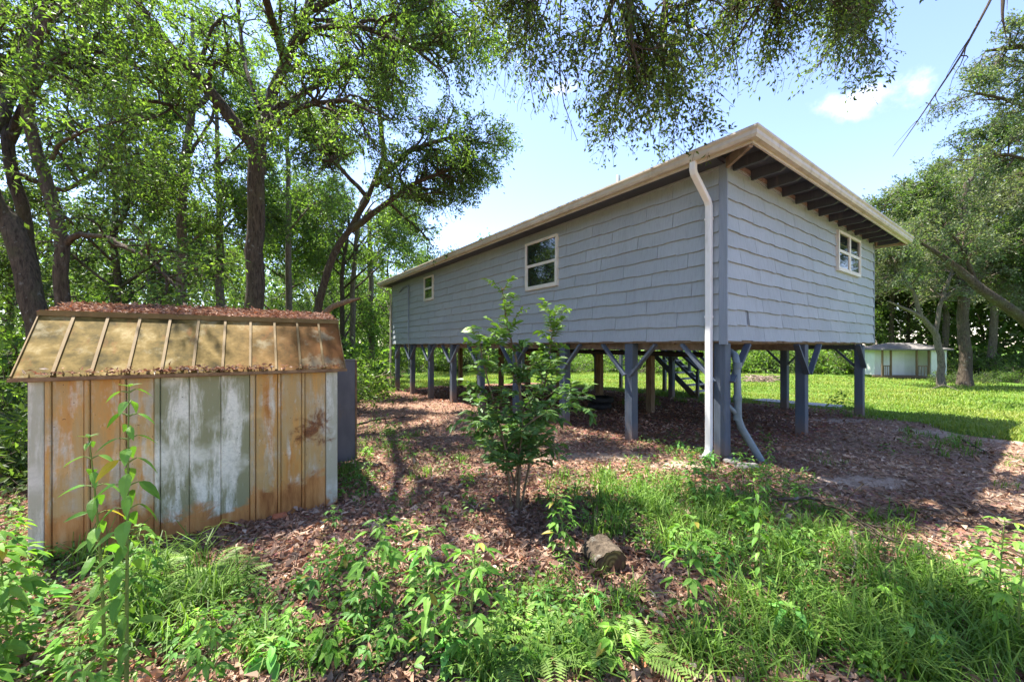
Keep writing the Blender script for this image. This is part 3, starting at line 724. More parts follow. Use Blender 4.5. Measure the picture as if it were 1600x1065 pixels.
# ------------------------------------------------------------------ trees
def spawn(Pp, Rr, n, u0, u1, l0, l1, ang, upb, droop, k, rfac=.55, wob=.08, out=None, wt=None):
    """n child branches from parent polylines (N,k,3): returns (n,k,3),(n,k)"""
    N, kp, _ = Pp.shape
    seg = np.linalg.norm(np.diff(Pp, axis=1), axis=2).sum(1); seg = seg if wt is None else seg * wt; pi = rng.choice(N, n, p=seg / seg.sum())
    u = rng.uniform(u0, u1, n); f = u * (kp - 1); i = np.minimum(f.astype(int), kp - 2); fr = (f - i)[:, None]
    st = Pp[pi, i] * (1 - fr) + Pp[pi, i + 1] * fr; tg = unit(Pp[pi, i + 1] - Pp[pi, i])
    rad = (Rr[pi, i] * (1 - fr[:, 0]) + Rr[pi, i + 1] * fr[:, 0])
    side = unit(np.cross(tg, rdir(n))); a = np.radians(rng.uniform(ang * .65, ang * 1.25, n))[:, None]
    d = unit(tg * np.cos(a) + side * np.sin(a) + np.array([[0, 0, upb]]))
    if out is not None: d = unit(d + out * .5)
    L = rng.uniform(l0, l1, n) * (1.15 - .45 * u); s = np.linspace(0, 1, k)[None, :, None]
    w1 = rdir(n)[:, None] * wob; w2 = rdir(n)[:, None] * wob
    Q = st[:, None] + L[:, None, None] * (d[:, None] * s + np.array([0, 0, -droop]) * s * s + w1 * np.sin(s * 3.1) + w2 * np.sin(s * 7))
    Q[:, 0] = st
    r0 = np.minimum(rad * rfac, L * .028 + .003); RR = r0[:, None] * (1 - .8 * np.linspace(0, 1, k)[None])
    return Q.astype(np.float32), RR.astype(np.float32)
def resample(pts, radii, k):
    pts = np.array([tuple(p) for p in pts], float); d = np.concatenate([[0], np.cumsum(np.linalg.norm(np.diff(pts, axis=0), axis=1))])
    # Catmull style smoothing through dense linear then box filter
    u = np.linspace(0, d[-1], k * 4); q = np.stack([np.interp(u, d, pts[:, i]) for i in range(3)], 1); r = np.interp(u, d, radii)
    ker = np.ones(5) / 5; qp = np.pad(q, ((2, 2), (0, 0)), 'edge'); q2 = np.stack([np.convolve(qp[:, i], ker, 'valid') for i in range(3)], 1); q2[0] = q[0]; q2[-1] = q[-1]
    idx = np.linspace(0, len(u) - 1, k).round().astype(int)
    return q2[idx], r[idx]
GREEN_OAK = [(.075, .135, .034), (.11, .185, .045), (.145, .22, .055), (.055, .10, .032)]
GREEN_LIT = [(.145, .255, .05), (.20, .31, .065), (.115, .215, .045)]
GREEN_GREY = [(.125, .16, .085), (.175, .21, .12), (.095, .13, .062), (.23, .255, .17)]
GREEN_DARK = [(.06, .095, .032), (.085, .125, .04), (.042, .07, .024)]
def twig_leaves(mb, Q, per, l0, l1, cols, jit=.2, spread=.05, aspect=.42, upn=.8, clump=True):
    N, k, _ = Q.shape; n = N * per; pi = np.repeat(np.arange(N), per); u = rng.uniform(.12, 1., n); f = u * (k - 1); i = np.minimum(f.astype(int), k - 2); fr = (f - i)[:, None]
    pos = Q[pi, i] * (1 - fr) + Q[pi, i + 1] * fr + rng.normal(size=(n, 3)) * spread; tg = unit(Q[pi, i + 1] - Q[pi, i])
    d = unit(tg * .5 + rdir(n) * .9 + np.array([[0, 0, -.15]])); nm = rdir(n, upn); ln = rng.uniform(l0, l1, n)
    c = pal(n, cols, jit)
    if clump: c = c * rng.uniform(.72, 1.28, (N, 1))[pi].astype(np.float32)
    leaf_quads(mb, pos, d, nm, ln, ln * aspect * rng.uniform(.8, 1.2, n), c)
def make_tree(name, label, limbs, n2, n3, per, leaf=(.06, .1), cols=GREEN_OAK, group=None, bark='bark', l2=(1.2, 2.6), l3=(.4, .9), droop2=.25, droop3=.3, sides=9,
              u2=(.3, 1.), upb=.15, extra=(), moss=False, origin=None, spread=.05, cat='tree', seed=None, wt=None):
    """limbs: list of (points, radii); the first is the trunk. extra: list of limbs that carry foliage but were not asked for by trunk."""
    o0 = Vector(limbs[0][0][0]) if origin is None else Vector(origin)
    t = thing(name, label, cat, o0, 0, group); off = np.array(o0)
    tr = MB(); k = 18; LP, LR = [], []
    for j, (p, r) in enumerate(limbs):
        q, rr_ = resample(p, r, k); q = q - off
        if j == 0: rr_[0] *= 1.45; rr_[1] *= 1.12
        q[1:-1] += rng.normal(size=(k - 2, 3)) * (rr_[1:-1, None] * .16)
        tr.tubes(q, rr_, sides if rr_.max() > .06 else 6); LP.append(q); LR.append(rr_)
    LP = np.array(LP, np.float32); LR = np.array(LR, np.float32)
    foli = LP if len(limbs) == 1 else np.concatenate([LP[1:], LP[:1] if len(limbs) < 3 else LP[:0]]); fr_ = LR if len(limbs) == 1 else np.concatenate([LR[1:], LR[:1] if len(limbs) < 3 else LR[:0]])
    Q2, R2 = spawn(foli, fr_, n2, u2[0], u2[1], l2[0], l2[1], 58, upb, droop2, 8, .6, .09, None, None if wt is None else np.array(wt, float))
    Q3, R3 = spawn(Q2, R2, n3, .2, 1., l3[0], l3[1], 48, .05, droop3, 5, .7, .1)
    tr.tubes(Q2, R2, 5)
    tw = MB(); tr.tubes(Q3, np.maximum(R3, .0025), 3)
    part('trunk', tr, M[bark], t, True)
    lf = MB(); twig_leaves(lf, Q3, per, leaf[0], leaf[1], cols, spread=spread)
    part('crown', lf, M['leaf'], t, False, True)
    return t
def copy_tree(o, loc, rz, sc, label=None, group=None):
    c = o.copy(); C.objects.link(c); c.location = loc; c.rotation_euler = (0, 0, rz); c.scale = (sc, sc, sc)
    if label: c['label'] = label
    if group: c['group'] = group
    for ch in o.children:
        d = ch.copy(); C.objects.link(d); d.parent = c
    return c
ORD = ['first', 'second', 'third', 'fourth', 'fifth', 'sixth', 'seventh', 'eighth', 'ninth', 'tenth', 'eleventh', 'twelfth', 'thirteenth', 'fourteenth', 'fifteenth', 'sixteenth', 'seventeenth', 'eighteenth', 'nineteenth', 'twentieth', 'twenty-first', 'twenty-second', 'twenty-third', 'twenty-fourth', 'twenty-fifth', 'twenty-sixth']
def number_group(fmt, objs):      # labels by order from the left as seen in the photograph
    for i, o in enumerate(sorted(objs, key=lambda o: o.location.x / max(o.location.y, .3))): o['label'] = fmt.format(ORD[i])
def in_group(g): return [o for o in C.objects if o.get('group') == g]
def gp(x, y, dz=-.15): return Vector((x, y, float(gz(x, y)) + dz))
def base_of(px, d):        # point on the ground below a photo column at a given distance
    x = (px - CX) / FPX * d; return gp(x, d)
def build_left_trees():
    # big oak with forked limbs behind the shed
    d = 9.0; f = P(404, 236, d)
    L = [([base_of(402, d), P(400, 430, d), P(400, 330, d), f], [.21, .185, .175, .17]),
         ([f, P(345, 165, 8.7), P(292, 100, 8.2), P(235, 40, 7.8), P(180, -60, 7.4), P(120, -170, 7.0)], [.15, .13, .11, .085, .06, .03]),
         ([f, P(424, 150, 9.2), P(462, 65, 9.3), P(500, -30, 9.3), P(560, -160, 9.0)], [.14, .12, .10, .075, .03]),
         ([P(455, 80, 9.3), P(490, 45, 8.9), P(560, 40, 8.4), P(640, 70, 8.0), P(700, 120, 7.8)], [.07, .06, .05, .04, .012]),
         ([P(410, 210, 9.1), P(470, 165, 8.4), P(540, 155, 7.8), P(610, 190, 7.5)], [.07, .055, .04, .012]),
         ([P(404, 170, 9.1), P(380, 90, 9.6), P(370, 0, 10), P(380, -120, 10)], [.05, .045, .035, .015]),
         ([P(420, 175, 9.1), P(520, 120, 10.2), P(620, 40, 10.8), P(690, -40, 11)], [.08, .06, .045, .015]),
         ([P(330, 145, 8.6), P(300, 175, 8.0), P(250, 160, 7.2), P(190, 150, 6.6)], [.06, .045, .03, .01]),
         ([P(445, 100, 9.25), Vector((-4.6, 7.0, 8.6)), Vector((-3.2, 5.4, 9.3)), Vector((-1.4, 4.4, 9.4)), Vector((.4, 3.9, 9.2))], [.08, .07, .055, .04, .012]),  # unseen overhead limbs, this and the next two, added to dapple the foreground with shade
         ([Vector((-4.6, 7.0, 8.6)), Vector((-4.4, 5.6, 8.8)), Vector((-4.2, 4.2, 8.6)), Vector((-3.6, 3.0, 8.2))], [.08, .06, .04, .012]),
         ([Vector((-3.2, 5.4, 9.3)), Vector((-2.4, 3.9, 9.3)), Vector((-1.5, 2.9, 9.1))], [.06, .04, .012]),
         ([P(480, 20, 9.3), P(600, -40, 8.6), P(700, -30, 8), P(770, 30, 7.6)], [.08, .06, .04, .012])]
    make_tree('oak_tree', 'tall oak with straight dark trunk forking in a V above the rusted shed', L, 225, 3000, 16, (.06, .11), GREEN_LIT + GREEN_OAK[:3], l2=(.9, 2.3), l3=(.35, .8))
    # slender leaning dark trunk at the left edge
    d = 6.3
    L = [([base_of(100, d), P(96, 480, d), P(98, 380, d), P(82, 320, d), P(55, 235, d), P(40, 150, d), P(56, 70, d), P(80, -10, d), P(95, -110, d)], [.105, .092, .088, .085, .08, .075, .07, .06, .03]),
         ([P(99, 385, d), P(118, 366, d), P(160, 368, d - .2), P(235, 405, d - .5), P(300, 475, d - .9)], [.055, .045, .035, .03, .012]),
         ([P(80, 250, d), P(92, 225, d), P(130, 205, d - .3), P(185, 190, d - .8)], [.035, .03, .022, .008]),
         ([P(60, 60, d), P(90, 15, d), P(150, -10, d - .5), P(230, 0, d - 1)], [.06, .05, .035, .01]),
         ([P(85, 5, d), P(60, -60, d), P(0, -110, d), P(-80, -140, d)], [.06, .05, .03, .01])]
    make_tree('oak_tree', 'slender dark crooked tree trunk at the far left behind the shed', L, 60, 520, 14, (.06, .1), GREEN_OAK + GREEN_LIT, l2=(.5, 1.4), l3=(.3, .7))
    # thick leaning trunk
    d = 7.6
    L = [([base_of(85, d), P(62, 500, d), P(38, 425, d), P(8, 345, d), P(-40, 250, d + .3), P(-100, 130, d + .6)], [.22, .185, .175, .165, .14, .09]),
         ([P(5, 345, d), P(-60, 200, d - .5), P(-90, 60, d - .8), P(-60, -80, d - 1)], [.15, .12, .09, .03]),
         ([P(-40, 250, d), P(20, 140, d + 1), P(60, 30, d + 1.5), P(130, -60, d + 2)], [.14, .11, .08, .03])]
    make_tree('oak_tree', 'thick grey leaning trunk low at the left edge', L, 50, 600, 14, (.07, .11), GREEN_OAK + GREEN_LIT)
    d = 8.6
    L = [([base_of(60, d), P(52, 440, d), P(35, 340, d), P(12, 225, d), P(0, 120, d)], [.15, .125, .115, .10, .07]),
         ([P(12, 225, d), P(60, 120, d), P(120, 50, d + .5), P(200, -30, d + 1)], [.1, .08, .05, .02]),
         ([P(20, 270, d), P(100, 300, d + .5), P(180, 250, d + 1), P(260, 230, d + 1)], [.07, .05, .035, .012])]
    make_tree('oak_tree', 'tree between the two leaning trunks on the left, mostly hidden', L, 60, 800, 14, (.07, .12), GREEN_OAK + GREEN_LIT)
    # thin straight tree with sky behind
    d = 12.5
    L = [([base_of(285, d), P(285, 420, d), P(284, 330, d), P(291, 230, d), P(305, 130, d), P(300, 20, d)], [.17, .14, .13, .115, .09, .04]),
         ([P(286, 300, d), P(240, 250, d), P(200, 190, d), P(170, 120, d)], [.06, .045, .03, .01]), ([P(290, 250, d), P(330, 190, d), P(350, 120, d + .5), P(340, 40, d + .5)], [.06, .045, .03, .01]),
         ([P(286, 385, d), P(340, 350, d), P(370, 330, d), P(400, 345, d)], [.045, .03, .02, .008])]
    make_tree('oak_tree', 'thin upright tree between shed and big oak with pale sky behind', L, 70, 1100, 14, (.08, .13), GREEN_OAK + GREEN_LIT, bark='bark_pale', l2=(.8, 2))
    # leaning tree right of the shed with drooping crown over the lawn
    d = 11.5
    L = [([base_of(478, d), P(496, 480, d), P(518, 405, d), P(545, 362, d), P(575, 310, d), P(600, 240, d)], [.13, .11, .10, .09, .075, .045]),
         ([P(548, 360, d), P(600, 320, d - .2), P(650, 285, d - .5), P(705, 265, d - .8), P(742, 242, d - 1)], [.1, .08, .06, .04, .012]),
         ([P(585, 290, d), P(640, 235, d - .3), P(700, 215, d - .6), P(770, 225, d - .9)], [.09, .07, .05, .012]),
         ([P(600, 240, d), P(590, 160, d), P(620, 90, d), P(680, 60, d)], [.08, .06, .04, .012]),
         ([P(575, 310, d), P(520, 250, d), P(480, 210, d + .4), P(450, 160, d + .5)], [.07, .05, .035, .012])]
    make_tree('oak_tree', 'leaning tree beyond the shed whose crown reaches over the house roof', L, 140, 1900, 15, (.07, .12), GREEN_OAK + GREEN_LIT[:1], l2=(.6, 1.7), l3=(.35, .8))
    for i, (px, dd, r, tops, lab) in enumerate([(175, 15, .1, 60, 'thin pole-like trunk in the woods behind the rusted shed roof'), (345, 14, .13, 140, 'slim trunk just left of the big forked oak'),
                                      (452, 16, .12, 120, 'slim leaning trunk just right of the big forked oak'), (548, 20, .13, 300, 'small dark trunk between the shed and the house on the lawn edge'),
                                      (581, 23, .15, 330, 'straight grey trunk on the sunny lawn edge left of the house')]):
        b = base_of(px, dd); lean = rng.uniform(-14, 14)
        L = [([b, P(px + lean * .3, 440, dd), P(px + lean, 320, dd), P(px + lean * 1.8, tops, dd)], [r * 1.2, r, r * .8, r * .35])]
        L += [([P(px + lean * u_, 440 - u_ * (440 - tops), dd), P(px + sx * 35, 400 - u_ * (440 - tops), dd - .4), P(px + sx * 75, 385 - u_ * (440 - tops), dd - .8)], [r * .4, r * .25, .01]) for u_, sx in ((.25, 1), (.4, -1), (.6, 1), (.8, -1))]
        make_tree('understory_tree', lab, L, 60, 850, 13, (.09, .15), GREEN_OAK + GREEN_LIT, bark='bark_pale', l2=(.7, 1.8), l3=(.4, .9), sides=7, group='slim trees in the woods')
build_left_trees()

def build_overhead_oak():
    # the oak standing just outside the view whose boughs hang into the top of the picture
    b = gp(6.2, -2.2)
    L = [([b, Vector((6.1, -2.1, 2)), Vector((5.8, -1.8, 4.2)), Vector((5.2, -1.2, 6.2))], [.5, .42, .4, .36]),
         ([Vector((5.2, -1.2, 6.2)), Vector((4.6, 1.0, 7.4)), P(1330, -150, 5.2), P(1240, -80, 5.6), P(1180, -30, 5.8)], [.24, .18, .12, .07, .02]),
         ([Vector((4.6, 1.0, 7.4)), P(1180, -190, 4.8), P(1010, -90, 5.2), P(955, 0, 5.3), P(930, 70, 5.3)], [.15, .11, .07, .04, .01]),
         ([P(1330, -150, 5.2), P(1400, -60, 6.0), P(1370, -30, 6.4), P(1330, 0, 6.6)], [.08, .06, .04, .01]),
         ([P(1010, -90, 5.2), P(1040, -20, 5.4), P(1040, 40, 5.4), P(1030, 105, 5.4)], [.06, .045, .03, .008]),
         ([P(1010, -90, 5.2), P(985, 0, 5.1), P(985, 60, 5.0), P(1000, 120, 5.0)], [.05, .04, .025, .008]),
         ([P(1240, -60, 5.6), P(1210, -10, 5.6), P(1215, 5, 5.6), P(1230, 20, 5.6)], [.05, .04, .025, .008]),
         ([P(1330, -150, 5.2), P(1300, -60, 5.5), P(1290, -30, 5.6), P(1270, 5, 5.6)], [.06, .05, .03, .008]),
         ([P(1180, -190, 4.8), P(960, -190, 5.0), P(850, -100, 5.4), P(835, 0, 5.6), P(820, 40, 5.6)], [.09, .07, .05, .03, .008]),
         ([Vector((5.2, -1.2, 6.2)), Vector((3.0, -.6, 7.6)), Vector((.5, 1.0, 8.0)), Vector((-1.5, 2.2, 7.6))], [.2, .15, .1, .03]),
         ([Vector((3.0, -.6, 7.6)), Vector((1.6, 2.2, 8.6)), Vector((.9, 3.8, 8.6))], [.11, .08, .02])]
    make_tree('oak_tree', 'oak outside the view whose leafy boughs hang down from the top edge', L, 175, 2300, 14, (.05, .09), [(.065, .105, .026), (.10, .155, .032), (.14, .20, .036), (.05, .075, .026)], l2=(.45, 1.3), l3=(.3, .65), droop2=.45, droop3=.45, u2=(.4, 1.), wt=[.7, 1.5, 2.2, 2.2, 2.2, 2.0, 2.0, 1.3, .7, .6])
    # bare hanging twigs
    def bare(label, pts, r, nsub, d):
        q, rr_ = resample([P(x, y, d) for x, y in pts], np.linspace(r, .003, len(pts)), 16); mb = MB()
        o = thing('hanging_twig', label, 'twig', tuple(q[-1]), 0, 'bare twigs hanging from the oak'); q = q - q[-1]
        part('stem', mb.tubes(q, rr_, 6), M['bark'], o, True)
        Q, RR = spawn(q[None].astype(np.float32), rr_[None].astype(np.float32), nsub, .35, .98, .25, .7, 35, -.2, .25, 7, .7, .08)
        for a_, b_ in zip(Q, RR): part('sprig', MB().tubes(a_, np.maximum(b_, .002), 4), M['bark'], o, True)
    bare('longest bare twig hanging straight down left of the leafy bough', [(880, -80), (876, 0), (873, 100), (880, 160), (902, 220)], .014, 8, 5.3)
    bare('forked bare twig hanging leftmost below the top edge', [(880, -80), (858, 0), (836, 60), (826, 120), (838, 180)], .012, 7, 5.4)
    bare('short bare twig hooking left beside the oak crown', [(872, -60), (852, 20), (815, 60), (780, 95), (765, 118)], .012, 4, 5.4)
    bare('long thin bare vine hanging diagonally across the sky on the right', [(1575, -60), (1548, 0), (1500, 90), (1440, 180), (1395, 245)], .022, 6, 5.8)
    bare('thick dark broken branch stub hanging into the upper right corner', [(1560, -90), (1568, -20), (1566, 25), (1572, 60)], .05, 2, 6.5)
build_overhead_oak()

def proto_tree(name, h, n_limb, n2, n3, per, leaf, cols, bark, spreadw, seed):
    b = Vector((0, 0, -.3)); r = h * .010 + .02; rs = random.Random(seed)
    tw = [Vector((rs.uniform(-.3, .3), rs.uniform(-.3, .3), h * f)) for f in (.3, .55, .8)]
    L = [([b, *tw, Vector((0, 0, h * .97))], [r * 1.3, r, r * .8, r * .5, r * .15])]
    for i in range(n_limb):
        f = rs.uniform(.22, .8); a = i * 2.4 + rs.uniform(-.3, .3); l = spreadw * (1.1 - abs(f - .45)) * rs.uniform(.7, 1.1)
        p0 = Vector((0, 0, h * f)) + tw[min(2, int(f * 3))] * Vector((1, 1, 0)).length * 0
        e = Vector((math.cos(a) * l, math.sin(a) * l, h * f + l * rs.uniform(.1, .6)))
        L.append(([p0, (p0 + e) / 2 + Vector((0, 0, .25 * l)), e], [r * .45, r * .3, .015]))
    t = make_tree(name, 'tree', L, n2, n3, per, leaf, cols, bark=bark, l2=(h * .1, h * .22), l3=(h * .05, h * .11), sides=7, u2=(.3, 1.), origin=(0, 0, 0), spread=h * .009)
    return t
def build_far_woods():
    pr = [proto_tree('broadleaf_tree', 13, 12, 110, 1500, 12, (.14, .24), GREEN_OAK + GREEN_DARK, 'bark', 4.6, 1),
          proto_tree('broadleaf_tree', 14, 16, 150, 2300, 13, (.13, .22), GREEN_GREY, 'bark_pale', 5.6, 2),
          proto_tree('broadleaf_tree', 11, 11, 90, 1300, 12, (.14, .22), GREEN_LIT + GREEN_OAK, 'bark', 4.0, 3)]
    used = [0, 0, 0]
    def put(k, x, y, sc, label, group, rz=None):
        loc = (x, y, float(gz(x, y)) - .05); rz = rng.uniform(0, 6.28) if rz is None else rz
        if not used[k]:
            used[k] = 1; o = pr[k]; o.location = loc; o.rotation_euler = (0, 0, rz); o.scale = (sc,) * 3; o['label'] = label
            if group: o['group'] = group
        else: copy_tree(pr[k], loc, rz, sc, label, group)
    # right-hand woods
    for (px, d, k, sc, lab) in [(1345, 29, 2, 1.02, 'green tree rising just right of the house roof corner'), (1395, 33, 1, 1.08, 'grey-green mossy tree above the small white outbuilding'),
                                (1470, 30, 1, 1.12, 'tall grey-green mossy tree right of the small white outbuilding'), (1545, 27, 1, 1.15, 'tall dark green tree near the right edge'),
                                (1610, 24, 1, 1.0, 'grey-green mossy tree at the right edge of the picture')]:
        put(k, (px - CX) / FPX * d, d, sc, lab, None)
    for i, (px, d) in enumerate([(1290, 36), (1380, 38), (1450, 37), (1530, 36), (1620, 33), (1700, 30), (1330, 44), (1500, 44), (1660, 40), (1800, 26), (1560, 32), (1420, 33)]):
        put((0, 1, 2)[i % 3] , (px - CX) / FPX * d, d, rng.uniform(.8, 1.0), 'tree in the depth of the woods behind the white outbuilding', 'trees deep in the woods right of the house')
    for i, (px, d) in enumerate([(640, 36), (700, 40), (770, 37), (850, 41), (930, 37), (1010, 40), (1090, 37), (1170, 40), (1240, 38), (600, 46), (745, 47), (900, 48), (1060, 47), (1200, 47)]):
        put((2, 0, 1)[i % 3], (px - CX) / FPX * d, d, rng.uniform(.7, .85), 'tree of the distant treeline beyond the lawn behind the house', 'treeline behind the house')
    for i, (x, y) in enumerate([(-13, 13), (-8.5, 20), (-12.5, 22), (-19, 15), (-9, 29), (-22, 24), (-15, 33), (-26, 10), (-16, 6.5), (-4.5, 33), (-30, 20), (-7, 40), (-20, 40)]):
        put((0, 2, 2)[i % 3], x, y, rng.uniform(.65, 1.0), 'tree in the depth of the woods behind the rusted shed', 'trees deep in the woods on the left')
    # woods around and behind the viewpoint, seen only in the window panes
    for i, (x, y) in enumerate([(-13, -3), (-9, -9), (-14, -12), (-3, -14), (-20, 0)]):
        put((0, 2, 1)[i % 3], x, y, rng.uniform(.75, .95), 'tree of the woods behind the viewpoint, mirrored in the window panes', 'woods behind the viewpoint')
    # near bough with moss at the right
    d = 14.0
    L = [([gp(16.5, 9.5), Vector((16.8, 10, 2.5)), P(1670, 560, 13.5), P(1600, 500, 13.5), P(1530, 450, 13.8), P(1480, 405, 14), P(1440, 380, 14.2)], [.3, .26, .19, .17, .14, .10, .04]),
         ([Vector((16.8, 10, 2.5)), P(1740, 300, 13), P(1690, 150, 12.6), P(1610, 70, 12.4), P(1540, 80, 12.2)], [.24, .2, .16, .1, .03]),
         ([P(1690, 150, 12.6), P(1620, 170, 12.6), P(1550, 150, 12.6), P(1500, 140, 12.6)], [.08, .06, .04, .015]),
         ([P(1740, 300, 13), P(1640, 260, 12.8), P(1570, 240, 12.8), P(1510, 250, 12.8)], [.09, .06, .04, .015]),
         ([P(1530, 450, 13.8), P(1500, 380, 13.8), P(1470, 350, 13.8), P(1440, 340, 14)], [.06, .05, .03, .01])]
    make_tree('oak_tree', 'oak at the right edge with a thick bough slanting down across the woods', L, 110, 1900, 14, (.07, .12), GREEN_GREY + GREEN_OAK[:2], bark='bark', l2=(.7, 1.8), l3=(.35, .8))
    d = 21
    L = [([base_of(1472, d), P(1470, 560, d), P(1462, 520, d), P(1440, 495, d), P(1410, 480, d), P(1385, 470, d)], [.17, .15, .14, .11, .07, .03]),
         ([P(1462, 520, d), P(1470, 470, d), P(1490, 420, d), P(1480, 360, d)], [.10, .09, .07, .03]), ([P(1440, 495, d), P(1425, 450, d), P(1400, 420, d), P(1380, 380, d)], [.1, .08, .06, .02]),
         ([P(1470, 470, d), P(1510, 440, d), P(1550, 430, d), P(1590, 450, d)], [.09, .07, .05, .02])]
    make_tree('oak_tree', 'crooked oak standing in front of the small white outbuilding', L, 110, 1500, 14, (.11, .18), GREEN_GREY, bark='bark_pale', l2=(1, 2.6), l3=(.5, 1.1))
    d = 21
    L = [([base_of(1508, d), P(1508, 540, d), P(1506, 470, d), P(1503, 380, d), P(1510, 280, d)], [.27, .24, .22, .18, .1]),
         ([P(1506, 470, d), P(1540, 420, d), P(1570, 380, d), P(1600, 360, d)], [.14, .1, .07, .02]), ([P(1503, 380, d), P(1460, 330, d), P(1430, 300, d), P(1400, 300, d)], [.14, .1, .07, .02]),
         ([P(1510, 290, d), P(1540, 240, d), P(1560, 200, d)], [.12, .08, .02])]
    make_tree('oak_tree', 'stout dark trunked oak right of the small white outbuilding', L, 110, 1500, 14, (.11, .18), GREEN_OAK + GREEN_DARK, l2=(1, 2.6), l3=(.5, 1.1))
build_far_woods()

# ------------------------------------------------------------------ bushes of the undergrowth
def proto_bush(h, n, per, leaf, cols):
    t = thing('bush', 'bush', 'bush'); a = rng.uniform(0, 6.28, n); e = rng.uniform(.25, 1.3, n); d = np.stack([np.cos(a) * np.cos(e), np.sin(a) * np.cos(e), np.sin(e)], 1)
    k = 6; s = np.linspace(0, 1, k)[None, :, None]; L = (h * rng.uniform(.6, 1.1, n))[:, None, None]; st = np.stack([rng.normal(0, .12 * h, n), rng.normal(0, .12 * h, n), np.full(n, -.1)], 1)[:, None]
    Q = st + L * (d[:, None] * s + np.array([0, 0, -.25]) * s * s) ; Rr = .012 * h * (1 - .8 * s[..., 0]) * np.ones((n, 1))
    Q2, R2 = spawn(Q.astype(np.float32), Rr.astype(np.float32), n * 9, .2, 1, .22 * h, .42 * h, 50, .1, .2, 4, .7, .1)
    part('stem', MB().tubes(Q, Rr, 4).tubes(Q2, np.maximum(R2, .002), 3), M['bark_pale'], t, True)
    lf = MB(); twig_leaves(lf, Q2, per, leaf[0], leaf[1], cols, spread=.05 * h); part('foliage', lf, M['leaf'], t, False, True); return t
def build_bushes():
    pb = [proto_bush(1.7, 22, 14, (.07, .13), GREEN_OAK + GREEN_LIT), proto_bush(1.5, 20, 14, (.07, .12), GREEN_DARK + GREEN_OAK), proto_bush(1.5, 20, 13, (.09, .16), GREEN_LIT + [(.16, .24, .05)])]
    used = [0] * 3
    def put(k, x, y, sc, label, group):
        loc = (x, y, float(gz(x, y))); rz = rng.uniform(0, 6.28)
        if not used[k]:
            used[k] = 1; o = pb[k]; o.location = loc; o.rotation_euler = (0, 0, rz); o.scale = (sc,) * 3; tag(o, label, None, group)
        else: copy_tree(pb[k], loc, rz, sc, label, group)
    lab, grp = 'leafy green bush of the undergrowth in the woods behind the rusted shed', 'undergrowth bushes behind the shed'
    for i, (px, d) in enumerate([(5, 5.2), (-40, 4.6), (60, 8), (120, 8.6), (190, 9.4), (250, 10.5), (330, 10), (380, 11.5), (440, 10), (490, 12.5), (530, 14.5), (150, 11), (300, 13), (20, 10), (430, 14), (240, 15), (500, 17), (90, 14), (350, 17), (-60, 7), (455, 19), (400, 20), (320, 21), (555, 22), (200, 20)]):
        put(i % 2 if i % 5 else 2, (px - CX) / FPX * d, d, rng.uniform(.85, 1.5), lab, grp)
    for i, (px, d) in enumerate([(130, 12), (210, 13.5), (265, 16), (330, 15.5), (375, 18), (430, 16.5), (470, 14.5), (505, 19), (60, 13), (20, 15), (300, 24), (180, 23), (420, 25), (530, 24)]):
        put(2 if i % 3 else 0, (px - CX) / FPX * d, d, rng.uniform(2.0, 3.0), lab, 'tall understory bushes')
    lab, grp = 'bright green bush along the far edge of the lawn behind the house', 'bushes along the far lawn edge'
    for i, px in enumerate([545, 580, 612, 650, 690, 725, 760, 800, 845, 890, 930, 965, 1010, 1050, 1090, 1130, 1170, 1205, 1245, 1290, 1330]):
        d = rng.uniform(31, 34); put((0, 2, 1)[i % 3], (px - CX) / FPX * d, d, rng.uniform(1.5, 2.5), lab, grp)
    lab, grp = 'dark green bush at the foot of the woods right of the white outbuilding', 'bushes at the foot of the woods on the right'
    for i, px in enumerate([1340, 1352, 1492, 1515, 1545, 1575, 1605, 1640, 1530, 1590, 1480]):
        d = (rng.uniform(31, 33) if i < 2 else rng.uniform(25, 29)) if i < 8 else 23; put((1, 0)[i % 2], (px - CX) / FPX * d, d, rng.uniform(1.2, 1.9) if i < 8 else .8, lab, grp)
build_bushes()
def build_backwoods():
    n = 170000; a = np.where(rng.uniform(0, 1, n) < .8, rng.uniform(R(15), R(165), n), rng.uniform(R(165), R(375), n)); r = rng.uniform(46, 66, n) ; top = 11.5 + 2.2 * np.sin(a * 9) + 1.5 * np.sin(a * 23 + 1) + 1. * np.sin(a * 51)
    u = rng.uniform(0, 1, n); cx, cy, cz = r * np.cos(a), r * np.sin(a), -.6 + top * (.02 + .98 * u); cl = rng.normal(size=(n, 3)) * .3
    pos = np.stack([cx, cy, cz], 1) + cl; keep = np.sin(cx * .9 + np.sin(cz * 1.3)) + np.sin(cy * .8 + cz * .9) > -1.1; pos = pos[keep]; n = len(pos)
    ln = rng.uniform(.35, .7, n); mb = MB(); leaf_quads(mb, pos, rdir(n), rdir(n, .8), ln, ln * .5, pal(n, GREEN_OAK + GREEN_LIT + GREEN_GREY[:2], .25))
    tag(part('distant_woods', mb, M['leaf'], None, False, True), 'far green woods closing the view all round the clearing', 'woods', None, 'stuff')
build_backwoods()

number_group('{} bush from the left in the dark undergrowth behind the rusted shed', in_group('undergrowth bushes behind the shed'))
number_group('{} tall light green understory bush from the left behind the rusted shed', in_group('tall understory bushes'))
number_group('{} bright green bush from the left along the far lawn edge', in_group('bushes along the far lawn edge'))
number_group('{} bush from the left at the foot of the woods on the right', in_group('bushes at the foot of the woods on the right'))
number_group('{} tree from the left, deep in the woods behind the rusted shed', in_group('trees deep in the woods on the left'))
number_group('{} tree from the left, deep in the woods behind the white outbuilding', in_group('trees deep in the woods right of the house'))
number_group('{} tree from the left in the distant treeline beyond the house', in_group('treeline behind the house'))

